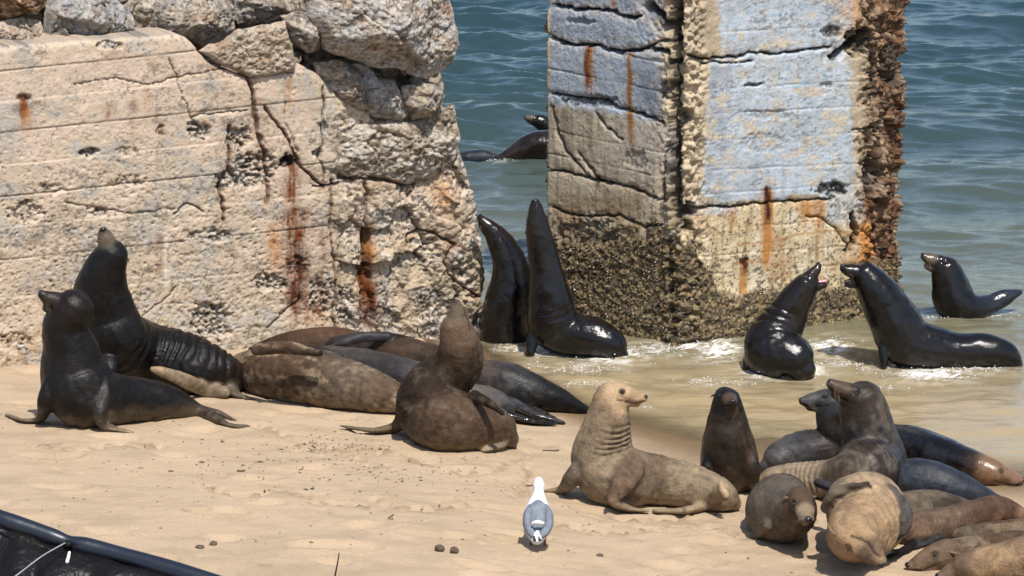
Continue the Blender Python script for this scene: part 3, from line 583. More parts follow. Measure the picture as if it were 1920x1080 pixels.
for a in sorted(((1101, 88, 165, 4, CRUST, 1.0, 1), (1108, 90, 180, 9, CORANGE*.6, .55, 2), (1181, 100, 250, 5, CORANGE*.5, .8, 3), (1184, 205, 280, 6, CORANGE*.6, .6, 4), (1439, 350, 420, 6, CRUSTD, 1.1, 5), (1440, 355, 500, 10, CORANGE, .9, 6),
          (1515, 380, 415, 12, CORANGE, .85, 7), (1540, 375, 440, 8, CORANGE*.8, .5, 8), (1396, 486, 505, 8, CRUSTD, 1.1, 9), (1394, 492, 560, 6, CORANGE, 1, 10), (1628, 420, 520, 16, CORANGE, .7, 11), (1600, 330, 345, 10, CRUST, .4, 12), (1120, 330, 350, 5, CRUSTD, 1, 13), (1600, 0, 60, 16, CORANGE*1.1, .35, 14), (1150, -10, 20, 6, CORANGE*.7, .6, 15), (1375,395,440,8,CORANGE,.3,16)), key=lambda q: -float(q[4][0])): pstreak(*a)
for pts, w, st in (([(1382, 492), (1410, 490), (1436, 492)], 3, .8), ([(1385, 458), (1440, 452), (1500, 440), (1560, 432), (1600, 440)], 2, .7), ([(1505, 400), (1530, 405), (1550, 415)], 2, .7)):
    d, t = segdist(wx, wy, pts); c = mixc(c, CORANGE*.8, st*np.exp(-(d/w)**2)*R_)
kc = mixc(np.array([.19, .135, .065])[None, None]*np.ones((NZ, NS, 1)), np.array([.035, .030, .025]), sst(-.1, .2, fbm2(u/6, v/5, 3, 495))); kc = mixc(kc, np.array([.05, .04, .028]), .75*sst(.0, .25, fbm2(u/40, v/10, 4, 505))); kc = mixc(kc, np.array([.30, .22, .12]), .8*sst(.2, .35, fbm2(u/3.5, v/3, 2, 496)))
c = mixc(c, kc, crustb*.95)
V = B+np.concatenate([GN, np.zeros((NZ, NS, 1))], 2)*h[..., None]
# slight lean: the base flares
i = np.arange((NZ-1)*NS); r = i//NS; q = i % NS; a = r*NS+q; b2 = r*NS+(q+1) % NS
F = np.stack([a, b2, b2+NS, a+NS], 1)
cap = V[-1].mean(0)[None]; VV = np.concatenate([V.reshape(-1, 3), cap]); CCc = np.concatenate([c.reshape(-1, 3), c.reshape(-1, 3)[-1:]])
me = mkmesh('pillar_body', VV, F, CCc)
bm = bmesh.new(); bm.from_mesh(me); bm.verts.ensure_lookup_table(); tv = [bm.verts[(NZ-1)*NS+k] for k in range(NS)]; cv = bm.verts[NZ*NS]
for k in range(NS): bm.faces.new((tv[k], tv[(k+1) % NS], cv))
bmesh.ops.recalc_face_normals(bm, faces=bm.faces); bm.to_mesh(me); bm.free()
pil = empty('concrete_pillar', (float(plan[2][0]), 24.9, 0)); tag(pil, 'tall cracked concrete pillar with faded blue paint and mussel crust, standing in the surf', 'pillar')
link('pillar_body', me, M_CONC, pil)
# mussels and barnacles: many small shells joined into one part
def shells(name, Vg, Ng, mask, count, seed, parent, smin=.006, smax=.015):
    rg = np.random.RandomState(seed); p = np.clip(mask.ravel(), 0, 1); p = p/p.sum(); idx = rg.choice(len(p), count, p=p)
    P = Vg.reshape(-1, 3)[idx]+rg.normal(0, .004, (count, 3)); N = Ng.reshape(-1, 3)[idx]
    s = rg.uniform(smin, smax, count); ax = N*rg.uniform(.5, 1.2, count)[:, None]+rg.normal(0, .6, (count, 3)); ax /= np.linalg.norm(ax, axis=1)[:, None]
    t = np.cross(ax, rg.normal(0, 1, (count, 3))); t /= np.linalg.norm(t, axis=1)[:, None]; w = np.cross(ax, t)
    pts = [P-ax*s[:, None]*.6, P+t*s[:, None]*.6+ax*s[:, None]*.35, P+w*s[:, None]*.4, P-t*s[:, None]*.6+ax*s[:, None]*.3, P-w*s[:, None]*.4, P+ax*s[:, None]*1.1]
    Vv = np.stack(pts, 1).reshape(-1, 3); f = np.array([[0, 2, 1], [0, 3, 2], [0, 4, 3], [0, 1, 4], [5, 1, 2], [5, 2, 3], [5, 3, 4], [5, 4, 1]])
    Fv = (f[None]+np.arange(count)[:, None, None]*6).reshape(-1, 3)
    pal = np.array([[.018, .018, .024], [.03, .026, .022], [.13, .09, .04], [.24, .18, .09], [.40, .33, .22], [.07, .05, .03]]); k = rg.choice(6, count, p=[.14, .12, .28, .24, .07, .15])
    o = link(name, mkmesh(name, Vv, Fv, np.repeat(pal[k]*rg.uniform(.7, 1.3, (count, 1)), 6, 0), smooth=False), M_SHELL, parent); tag(o, kind='stuff'); return o
NG3 = np.concatenate([GN, np.zeros((NZ, NS, 1))], 2)
blk = sst(.2, .5, fbm2(u/20, v/14, 3, 498))
shells('mussel_crust', V, NG3, crustb*(GZ > -.1)*(.06+1.3*blk)*((GI > 0) & (GI < 4)), 12000, 3, pil, .0045, .0115)

# ------------------------------------------------------------------ sea lions
def catmull(P, n=7):
    P = np.asarray(P, float); Q = np.vstack([2*P[0]-P[1], P, 2*P[-1]-P[-2]]); out = []
    for i in range(1, len(Q)-2):
        p0, p1, p2, p3 = Q[i-1:i+3]
        for k in range(n):
            t = k/n; out.append(.5*((2*p1)+(-p0+p2)*t+(2*p0-5*p1+4*p2-p3)*t*t+(-p0+3*p1-3*p2+p3)*t**3))
    out.append(Q[-2]); return np.array(out)
class Shell:
    def __init__(s): s.V = []; s.F = []; s.n = 0
    def add(s, V, F): s.V.append(V); s.F += [tuple(i+s.n for i in f) for f in F]; s.n += len(V)
    def sweep(s, P, RA, RB, AX, seg=14, cap=True):
        """P centres, RA radius across AX-perp, RB radius along AX"""
        n = len(P); T = np.gradient(P, axis=0); T /= (np.linalg.norm(T, axis=1)[:, None]+1e-9)
        V = []; 
        B_ = AX-(AX*T).sum(1)[:, None]*T; B_ /= (np.linalg.norm(B_, axis=1)[:, None]+1e-9); A_ = np.cross(T, B_)
        th = np.arange(seg)/seg*2*math.pi
        rows = []; 
        for k in range(n): rows.append(P[k]+np.cos(th)[:, None]*A_[k]*RA[k]+np.sin(th)[:, None]*B_[k]*RB[k])
        if cap:
            st = [P[0]-T[0]*RA[0]*q+(np.cos(th)[:, None]*A_[0]*RA[0]+np.sin(th)[:, None]*B_[0]*RB[0])*math.sqrt(1-q*q) for q in (.9, .6)]
            en = [P[-1]+T[-1]*RA[-1]*q+(np.cos(th)[:, None]*A_[-1]*RA[-1]+np.sin(th)[:, None]*B_[-1]*RB[-1])*math.sqrt(1-q*q) for q in (.6, .9)]
            rows = st+rows+en
        m = len(rows); V = np.concatenate(rows); F = []
        for k in range(m-1):
            for j in range(seg): F.append((k*seg+j, k*seg+(j+1) % seg, (k+1)*seg+(j+1) % seg, (k+1)*seg+j))
        F.append(tuple(range(seg-1, -1, -1))); F.append(tuple((m-1)*seg+j for j in range(seg)))
        s.add(V, F)
    def ell(s, c, ax, r):
        """ellipsoid with axis rows ax and radii r"""
        V = []; F = []; nu, nv = 12, 8
        for i in range(1, nv):
            for j in range(nu):
                a = math.pi*i/nv; b_ = 2*math.pi*j/nu; q = np.array([math.cos(a), math.sin(a)*math.cos(b_), math.sin(a)*math.sin(b_)])*r; V.append(c+q@ax)
        V.append(c+np.array([r[0], 0, 0])@ax); V.append(c+np.array([-r[0], 0, 0])@ax); N1 = (nv-1)*nu
        for i in range(nv-2):
            for j in range(nu): F.append((i*nu+j, i*nu+(j+1) % nu, (i+1)*nu+(j+1) % nu, (i+1)*nu+j))
        for j in range(nu): F.append((N1, (j+1) % nu, j)); F.append((N1+1, (nv-2)*nu+j, (nv-2)*nu+(j+1) % nu))
        s.add(np.array(V), F)
    def mesh(s, name):
        me = bpy.data.meshes.new(name); me.from_pydata([tuple(v) for v in np.concatenate(s.V)], [], s.F); me.update(); return me
def camv(v): return v[0]*CR+v[1]*CU-v[2]*CF
def unit(v): v = np.asarray(v, float); return v/np.linalg.norm(v)
COLS = dict(blk=(.007, .006, .0055), wetb=(.012, .008, .006), dkb=(.026, .017, .011), brn=(.085, .052, .032), med=(.13, .085, .055), tan=(.34, .225, .125), ltan=(.46, .32, .19), gtan=(.26, .195, .125),
            gry=(.062, .057, .055), dgry=(.035, .034, .036), red=(.085, .047, .030), org=(.19, .105, .055), blu=(.022, .026, .035), sandy=(.42, .31, .18), gbr=(.12, .092, .064))
def colv(c): return np.array(COLS[c]) if isinstance(c, str) else np.array(c)

class Lion:
    def __init__(s, base, water=False):
        s.Y0 = water_Y(*base) if water else ground(*base); s.water = water; s.base = at(base[0], base[1], s.Y0)
    def pt(s, px, py, dY, r=0, k=.9):
        if dY == 'g':
            m = s.Y0/FPX*1.02; Yq = water_Y(px, py, r*m*k) if s.water else ground(px, py, r*m*k)
        else: Yq = s.Y0+dY
        return at(px, py, Yq)
def sea_lion(label, base, spine, head=None, flippers=(), wet=0, water=False, pcol='blk', ptone='dkb', pat=.35, folds=(), voxel=.0088, group=None, sandlow=0.0, name='sea_lion', dr=1.0, seed=1, tailtip=None, drops=0, lat=None, name_cat='sea lion'):
    L = Lion(base, water); sh = Shell()
    P = []; R = []; CL = []
    for nd in spine:
        p = L.pt(*nd[:4]); P.append(p); R.append(nd[3]*mpp(p)); CL.append(colv(nd[4]) if len(nd) > 4 else colv(pcol))
    Q = catmull(np.c_[np.array(P), np.array(R), np.array(CL)], 8); PP, RR, QC = Q[:, :3], np.maximum(Q[:, 3], .008), np.clip(Q[:, 4:7], .002, 1)
    ax = np.repeat(-CF[None], len(PP), 0)
    T = np.gradient(PP, axis=0); T /= np.linalg.norm(T, axis=1)[:, None]
    par = np.abs(T@CF); ax = ax+CU[None]*(par**4)[:, None]*1.2
    sh.sweep(PP, RR, RR*dr, ax, 22)
    anchors = [(PP, RR, QC)]; FL = []
    for fl in flippers:
        nodes = fl['n']; Pf = []; A = []; Bf = []
        for ni, nd in enumerate(nodes):
            dy = nd[2]
            if dy != 'g' and dy < -.1 and not fl.get('k'): dy = dy*(.62 if ni == 0 else .9)
            p = L.pt(nd[0], nd[1], dy, nd[3], 1.0); Pf.append(p); A.append(nd[3]*mpp(p)*(.85 if nd[3] > 12 else 1)); Bf.append(nd[4]*mpp(p)*(.62 if nd[3] > 12 else 1))
        q = catmull(np.c_[np.array(Pf), np.array(A), np.array(Bf)], 6)
        ax = np.repeat(-CF[None], len(q), 0)
        sh.sweep(q[:, :3], np.maximum(q[:, 3], .009), np.maximum(q[:, 4], .009), ax, 12)
        fc = colv(fl.get('c', pcol)); fe = colv(fl.get('e', fl.get('c', pcol))); tt = np.linspace(0, 1, len(q))[:, None]**3
        FL.append((q[:, :3], np.maximum(q[:, 3], q[:, 4]), fc*(1-tt)+fe*tt))
    hd = None
    if head:
        hp = L.pt(*head['p'], head.get('r', 20)) if len(head['p']) == 3 else None
        m = mpp(hp); HL = head['L']*m; f = unit(camv(head['f'])); up = unit(camv(head.get('u', (0, 1, .2)))); up = unit(up-(up@f)*f); sd_ = np.cross(f, up); AX = np.array([f, up, sd_])
        def loc(a, b_, c_=0): return hp+HL*(a*f+b_*up+c_*sd_)
        fat = head.get('w', 1.0)
        H_ = np.array([(-.34, -.05, .21, .21), (-.22, -.01, .26, .25), (-.02, .005, .255, .235), (.12, .01, .235, .205), (.26, -.005, .205, .18), (.40, -.03, .18, .162), (.50, -.04, .155, .138), (.575, -.04, .115, .105)])
        q = catmull(H_, 4); sh.sweep(np.array([loc(a, b_) for a, b_ in q[:, :2]]), q[:, 3]*HL*fat**.5, q[:, 2]*HL*fat, np.repeat(sd_[None], len(q), 0), 20)
        for sg in (-1, 1):
            sh.ell(loc(.43, -.08, sg*.08), AX, np.array([.15, .10, .098])*HL)
            sh.ell(loc(.10, .12, sg*.125), AX, np.array([.13, .07, .08])*HL)
            sh.ell(loc(.0, -.08, sg*.13), AX, np.array([.16, .11, .10])*HL)
        sh.ell(loc(.06, -.17), AX, np.array([.26, .12, .17])*HL); sh.ell(loc(-.12, -.17), AX, np.array([.24, .18, .22])*HL)
        if head.get('crest'): sh.ell(loc(-.08, .20), AX, np.array([.22, .15, .13])*HL)
        op = math.radians(head.get('open', 0)); jd = [(-.08, -.10, .16), (.1, -.15, .14), (.26, -.17, .115), (.42, -.175, .085)]
        J = []
        for a, b_, r in jd:
            da, db = a+.02, b_+.08; J.append((-.02+da*math.cos(op)+db*math.sin(op), -.08-da*math.sin(op)+db*math.cos(op), r))
        J = catmull(J, 4); sh.sweep(np.array([loc(a, b_) for a, b_ in J[:, :2]]), J[:, 2]*HL, J[:, 2]*HL*1.15, np.repeat(sd_[None], len(J), 0), 14)
        hd = (hp, HL, f, up, sd_, loc, op, J, AX)
    raw = sh.mesh('raw'); tmp = bpy.data.objects.new('tmp', raw); COL.objects.link(tmp)
    md = tmp.modifiers.new('r', 'REMESH'); md.mode = 'VOXEL'; md.voxel_size = voxel
    ms = tmp.modifiers.new('s', 'SMOOTH'); ms.factor = .5; ms.iterations = 4
    dg = bpy.context.evaluated_depsgraph_get(); ev = tmp.evaluated_get(dg); me = bpy.data.meshes.new_from_object(ev); me.name = 'body'
    bpy.data.objects.remove(tmp); bpy.data.meshes.remove(raw)
    nv = len(me.vertices); co = np.empty(nv*3, np.float32); me.vertices.foreach_get('co', co); co = co.reshape(-1, 3).astype(float)
    no = np.empty(nv*3, np.float32); me.vertices.foreach_get('normal', no); no = no.reshape(-1, 3).astype(float)
    # nearest spine sample: colour and arc length
    d = np.linalg.norm(co[:, None]-PP[None], axis=2)/RR[None]; w = 1/(d+.02)**6; w /= w.sum(1)[:, None]; c = w@QC; dmin = d.min(1); nearest = d.argmin(1)
    arcs = np.r_[0, np.cumsum(np.linalg.norm(np.diff(PP, axis=0), axis=1))]; tpar = w@np.linspace(0, len(spine)-1, len(PP)); arc = w@arcs
    for (q, r, fc) in FL:
        dd = np.linalg.norm(co[:, None]-q[None], axis=2)/np.maximum(r, .012)[None]; k = dd.min(1); i_ = dd.argmin(1); mk = sst(1.6, 1.05, k)*sst(.75, 1.05, dmin); c = mixc(c, fc[i_], mk)
    x_, y_, z_ = co.T
    of = co-PP[nearest]; n1 = fbm3(arc*5.5, of[:, 2]*15+3, (of[:, 0]+of[:, 1])*15, 4, seed); n2 = fbm3(x_*30, y_*30, z_*30, 3, seed+7)
    c2 = colv(ptone); c = mixc(c, c2[None], pat*sst(-.05, .35, n1+.4*n2)); c *= (1+.5*n2)[:, None]; n4 = fbm3(arc*12, of[:, 2]*45, (of[:, 0]+of[:, 1])*45, 3, seed+21); c *= (1+.45*n4)[:, None]
    disp = .005*fbm3(x_*14, y_*14, z_*14, 2, seed+3)+.006*fbm3(x_*6, y_*6, z_*6, 2, seed+4)
    for fo_ in folds:
        t0, t1, amp, lam = fo_[:4]
        mk = sst(t0-.2, t0+.15, tpar)*sst(t1+.2, t1-.15, tpar); ph = arc/lam*2*math.pi+7*fbm3(x_*5, y_*5, z_*5, 3, seed+9); mk = mk*sst(-.45, .25, fbm3(x_*4+3, y_*4, z_*4, 2, seed+19))
        s1 = np.sin(ph); fo = -np.clip(-s1, 0, 1)**2*1.3+.35*np.clip(s1, 0, 1); mk = mk*sst(1.35, 1.1, dmin)
        if len(fo_) > 4: mk = mk*sst(-.15, .55, no@unit(camv(fo_[4])))
        disp += mk*amp*fo*(.5+.8*sst(-.4, .4, fbm3(x_*5, y_*5, z_*5, 2, seed+13)))
        c *= (1-.18*mk*np.clip(-s1, 0, 1)**2)[:, None]  # crease shade painted into the coat colour along the folds
    if hd:
        hp, HL, f, up, sd_, loc, op, J, AX = hd; rel = (co-hp)/HL; a = rel@f; b_ = rel@up; s_ = rel@sd_; hr = np.sqrt(a*a+b_*b_+s_*s_)
        hm = sst(.62, .42, np.sqrt((a-.1)**2+b_*b_+s_*s_)); hc = colv(head.get('c', pcol)); mc = colv(head.get('m', head.get('c', pcol)))
        c = mixc(c, hc[None]*(1+.3*n2)[:, None], hm*.95); c = mixc(c, mc[None]*(1+.3*n2)[:, None], sst(.22, .36, a)*hm*.9)
        gap = (a > .06)*(a < .60)*sst(.026, .006, np.abs(b_+.135-.03*np.cos(a*9)))*hm*(np.abs(s_) > .015)
        disp -= gap*.006; c = mixc(c, np.array([.008, .006, .005])[None], gap*.85)
        disp *= (1-.8*sst(.5, .3, hr))
        for sg in (-1, 1):
            e = np.sqrt((a-.13)**2+(b_-.075)**2+(s_-sg*.20)**2); c = mixc(c, np.array([.012, .010, .009])[None], sst(.105, .065, e)*head.get('er', .8)); disp -= HL*.018*sst(.09, .05, e)
    if sandlow:
        zz = z_-gz(x_, y_); c = mixc(c, np.array(COLS['sandy'])[None]*.9, sandlow*sst(.12, .0, zz+.06*n1)*sst(-.5, .2, n2+.2))
    co = co+no*disp[:, None]; me.vertices.foreach_set('co', co.astype(np.float32).ravel())
    setcol(me, c); me.polygons.foreach_set('use_smooth', np.ones(len(me.polygons), bool)); me.update()
    root = empty(name, tuple(L.base)); tag(root, label, name_cat, group)
    me.materials.clear(); link('body', me, M_FUR[wet], root)
    if hd:
        def part(nm, fn, m_, smooth=True):
            q = Shell(); fn(q); mm = q.mesh(nm); mm.polygons.foreach_set('use_smooth', [smooth]*len(mm.polygons)); return link(nm, mm, m_, root)
        er = head.get('eye', .052)
        if er:
            for sg in (-1, 1): part('eye', lambda q: q.ell(loc(.135, .07, sg*.200*fat), AX, np.array([er, er*.85, er*.7])*HL), M_EYE)
        part('nose', lambda q: (q.ell(loc(.625, -.005), AX, np.array([.055, .055, .078])*HL), q.ell(loc(.61, .02), AX, np.array([.05, .03, .045])*HL)), M_NOSE)
        for sg in (-1, 1):
            p1 = loc(-.17, .04, sg*.265*fat); p2 = loc(-.24, .005, sg*.31*fat); p3 = loc(-.32, -.03, sg*.31*fat); q_ = catmull(np.array([p1, p2, p3]), 3); rr = np.linspace(.030, .012, len(q_))*HL
            eo = part('ear', lambda q: q.sweep(q_, rr, rr*.7, np.repeat(sd_[None], len(q_), 0), 8), M_EARS.get(head.get('ec', 'd'), M_NOSE))
        if head.get('whisk', 1):
            def wk(q):
                rg = random.Random(seed)
                for sg in (-1, 1):
                    for k in range(head.get('wn', 7)):
                        a0 = .36+.17*rg.random(); b0 = -.05-.09*rg.random(); p1 = loc(a0, b0, sg*.12); ln = .13+.12*rg.random(); p2 = loc(a0-.02, b0-ln*.35, sg*(.12+ln*.55)); p3 = loc(a0-.10, b0-ln*.95, sg*(.12+ln*.7))
                        w_ = catmull(np.array([p1, p2, p3]), 3); rr = np.linspace(.0008, .0003, len(w_)); q.sweep(w_, rr, rr, np.repeat(f[None], len(w_), 0), 3, cap=False)
            tag(part('whiskers', wk, M_WHISK), kind='stuff')
        if op > .2:
            tip = J[-1]; md_ = J[len(J)//2]
            def tg(q):
                so_, co_ = math.sin(op), math.cos(op); pts = np.array([loc(.06, -.12), loc(.12+.09*so_, -.16+.02*co_), loc(md_[0]+.125*so_, md_[1]+.115*co_), loc(tip[0]+.085*so_+.04, tip[1]+.085*co_-.03)]); w_ = catmull(pts, 4); rr = np.linspace(.06, .045, len(w_))*HL; q.sweep(w_, rr*.8, rr*1.5, np.repeat(sd_[None], len(w_), 0), 10)
            part('tongue', tg, M_TONGUE if head.get('tongue') else M_MOUTH)
            def te(q):
                for sg in (-1, 1):
                    for (a0, b0, l) in ((tip[0]-.01, tip[1]+.05, .05), (.48, -.13, -.055)):
                        p1 = loc(a0, b0, sg*.045); p2 = loc(a0, b0+l, sg*.045); w_ = np.array([p1, (p1+p2)/2, p2]); rr = np.array([.013, .010, .003])*HL; q.sweep(w_, rr, rr, np.repeat(f[None], 3, 0), 6)
            tag(part('teeth', te, M_TOOTH), kind='stuff')
    return root
M_EARS = {'d': simple('dark_ear_fur', (.015, .012, .010), .5), 't': simple('tan_ear_fur', (.16, .10, .06), .7)}
LAND = 'sea lions resting on the beach'; SWIM = 'sea lions bathing in the surf'; HEAP = 'sea lions heaped together at the lower right'

# --- the two black ones on the left
sea_lion('nearest black sea lion on the left, upright with snout raised and mouth ajar', (140, 800),
    [(385, 774, 'g', 9, 'blu'), (352, 764, 'g', 22), (305, 754, 'g', 36), (250, 750, 'g', 44), (205, 748, 'g', 52), (160, 742, 'g', 66), (140, 700, .05, 66), (132, 655, .04, 53), (122, 610, .02, 42), (137, 581, 0, 40)],
    dict(p=(131, 576, 0), L=96, f=(-.84, .46, .22), u=(.40, .85, .1), open=9, c='wetb', m='dkb', r=30),
    [dict(n=[(98, 715, -.05, 20, 26), (86, 755, -.08, 20, 20), (76, 784, 'g', 8, 18), (45, 788, 'g', 4, 13), (12, 778, 'g', 3, 4)], c='blk', e='gbr'),
     dict(n=[(184, 692, .0, 26, 22), (190, 742, -.13, 23, 18), (187, 780, -.19, 16, 18), (202, 801, 'g', 7, 24), (248, 811, 'g', 3, 9)], c='blk', e='gtan'),
     dict(n=[(372, 768, 'g', 12, 14), (405, 786, 'g', 9, 16), (435, 798, 'g', 5, 20), (466, 800, 'g', 3, 8)], c='blk'), dict(n=[(375, 768, 'g', 10, 12), (410, 775, 'g', 7, 12), (440, 790, 'g', 4, 8)], c='blu')],
    wet=1, pcol='blk', ptone='wetb', pat=.45, sandlow=.3, seed=2, group=LAND)
sea_lion('big black sea lion by the wall with chin straight up and wrinkled flank', (330, 748),
    [(452, 712, 'g', 20, 'gry'), (425, 705, 'g', 38, 'dkb'), (380, 692, 'g', 54), (325, 680, 'g', 63), (265, 668, 'g', 68), (220, 640, .05, 64), (200, 592, .03, 57), (190, 545, .0, 52), (197, 508, -.03, 42), (208, 482, -.05, 34)],
    dict(p=(208, 478, -.05), L=88, f=(-.22, .85, .45), u=(.25, -.30, .9), c='blk', m='gbr', crest=1, r=30, w=1.05),
    [dict(n=[(208, 660, -.12, 24, 26), (202, 700, -.22, 20, 22), (205, 738, 'g', 12, 20)], c='blk'), dict(n=[(420, 735, 'g', 16, 20), (385, 732, 'g', 16, 12), (345, 712, -.10, 16, 10), (305, 697, -.16, 11, 8), (286, 692, -.18, 5, 6)], c='gtan', e='tan'),
     dict(n=[(425, 720, 'g', 20, 20), (440, 738, 'g', 10, 18), (462, 746, 'g', 5, 12), (490, 750, 'g', 3, 4)], c='gbr', e='gtan')],
    wet=1, pcol='blk', ptone='wetb', pat=.4, folds=((1.4, 4.0, .008, .05),), seed=3, group=LAND)
# --- the sleeping row along the wall
sea_lion('reddish brown sleeping sea lion right against the foot of the wall', (590, 676),
    [(470, 656, 'g', 6, 'dkb'), (510, 650, 'g', 18, 'dkb'), (560, 645, 'g', 28, 'red'), (620, 643, 'g', 31, 'red'), (680, 652, 'g', 28, 'red'), (730, 662, 'g', 20, 'red')], wet=0, pcol='red', ptone='dkb', pat=.4, seed=4, group=LAND)
sea_lion('dark sleeping sea lion in the row with a bluish flipper folded over its back', (720, 690),
    [(610, 652, 'g', 18, 'dkb'), (660, 656, 'g', 31, 'dgry'), (715, 658, 'g', 36, 'dkb'), (770, 668, 'g', 35, 'brn'), (830, 684, 'g', 32, 'dkb'), (890, 700, 'g', 26, 'brn')], None,
    [dict(n=[(728, 632, -.13, 10, 12), (690, 632, -.16, 13, 12), (650, 640, -.17, 10, 10), (612, 656, -.16, 4, 6)], c='dgry', e='gry'), dict(n=[(715, 630, -.05, 8, 14), (760, 638, -.06, 8, 14), (800, 658, -.05, 5, 8)], c='blk')],
    wet=1, pcol='brn', ptone='dkb', pat=.5, seed=5, group=LAND)
sea_lion('sleeping sea lion whose pale muzzle peeps up against the wall', (830, 672),
    [(925, 700, 'g', 22, 'brn'), (880, 684, 'g', 27, 'brn'), (840, 668, 'g', 24, 'med'), (806, 654, 'g', 19, 'med')],
    dict(p=(800, 650, -.02), L=58, f=(-.68, .42, .55), u=(.35, .8, -.1), c='med', m='ltan', r=16, eye=.045, wn=4), wet=0, pcol='brn', ptone='gtan', pat=.5, seed=6, group=LAND)
sea_lion('slate grey sleek sea lion sleeping just behind the patchy brown one', (700, 728),
    [(560, 668, 'g', 14, 'dgry'), (610, 676, 'g', 28, 'gry'), (670, 688, 'g', 36, 'gry'), (730, 700, 'g', 37, 'dgry'), (790, 714, 'g', 34, 'gry'), (850, 728, 'g', 28, 'dgry')], None, [dict(n=[(560, 655, -.05, 10, 14), (600, 660, -.12, 10, 10), (640, 668, -.14, 6, 8)], c='dkb', e='dgry')],
    wet=1, pcol='gry', ptone='dkb', pat=.35, seed=7, group=LAND)
sea_lion('patchy brown and tan sea lion sleeping in front of the row', (600, 762),
    [(450, 690, 'g', 28, 'gbr'), (485, 697, 'g', 44, 'brn'), (540, 701, 'g', 54, 'brn'), (600, 712, 'g', 53, 'brn'), (655, 722, 'g', 47, 'gbr'), (705, 735, 'g', 40, 'med'), (742, 747, 'g', 30, 'brn')], None,
    [dict(n=[(480, 655, -.05, 14, 14), (540, 652, -.16, 12, 12), (600, 662, -.22, 6, 8)], c='brn', e='dkb')], wet=0, pcol='brn', ptone='gtan', pat=.75, sandlow=.4, seed=8, group=LAND, folds=((2, 5.5, .0025, .07),))
# --- curled brown one
sea_lion('brown sea lion sitting curled in the middle with its head thrown straight up', (850, 842),
    [(955, 822, 'g', 20, 'gbr'), (930, 804, 'g', 40, 'brn'), (885, 795, 'g', 52, 'brn'), (835, 788, 'g', 60, 'brn'), (800, 768, 'g', 60, 'dkb'), (808, 735, .14, 56), (838, 708, .16, 50, 'dkb'), (862, 680, .12, 46, 'dkb'), (862, 645, .08, 40, 'brn'), (856, 620, .06, 33, 'brn')],
    dict(p=(856, 622, .06), L=92, f=(-.05, .97, .22), u=(-.75, .0, .6), c='med', m='gbr', open=6, r=30, w=1.0),
    [dict(n=[(760, 765, .05, 18, 20), (745, 798, 'g', 12, 18), (705, 807, 'g', 6, 16), (670, 804, 'g', 4, 12), (638, 798, 'g', 2, 4)], c='dkb', e='gry'), dict(n=[(948, 820, 'g', 14, 18), (938, 836, 'g', 9, 18), (908, 845, 'g', 4, 10)], c='gry', e='gtan'),
     dict(n=[(960, 815, 'g', 10, 14), (966, 835, 'g', 5, 8)], c='gtan'), dict(n=[(890, 742, -.02, 12, 12), (915, 755, -.10, 9, 10), (942, 775, -.14, 5, 8)], c='dkb', e='dkb')],
    wet=0, pcol='dkb', ptone='gbr', pat=.4, folds=((5.0, 7.6, .011, .038, (.5, 0, .8)),), sandlow=.4, seed=9, group=LAND)
sea_lion('sleek dark sleeping sea lion behind the curled one, tapering right', (1000, 774),
    [(850, 694, 'g', 26, 'brn'), (905, 708, 'g', 36, 'brn'), (955, 722, 'g', 40, 'dgry'), (1005, 738, 'g', 34, 'blk'), (1050, 752, 'g', 23, 'blk'), (1085, 764, 'g', 13, 'blk'), (1108, 771, 'g', 5, 'blk')], wet=1, pcol='dgry', ptone='gbr', pat=.3, seed=10, group=LAND)
sea_lion('wet sea lion lying with ribbed black hind flippers stretched right over the wet sand', (960, 792),
    [(840, 745, 'g', 30, 'dkb'), (890, 752, 'g', 33, 'gbr'), (925, 756, 'g', 28, 'gry'), (950, 766, 'g', 18, 'dgry')], None,
    [dict(n=[(935, 752, 'g', 16, 16), (970, 762, 'g', 12, 20), (1010, 780, 'g', 8, 22), (1058, 793, 'g', 3, 6)], c='dgry', e='blk'), dict(n=[(930, 770, 'g', 14, 16), (960, 780, 'g', 8, 18), (1000, 790, 'g', 5, 18), (1045, 795, 'g', 3, 5)], c='blk'), dict(n=[(940, 745, 'g', 10, 10), (980, 755, 'g', 6, 12), (1040, 784, 'g', 3, 6)], c='blk')],
    wet=2, pcol='dkb', ptone='gry', pat=.5, seed=11, group=LAND)
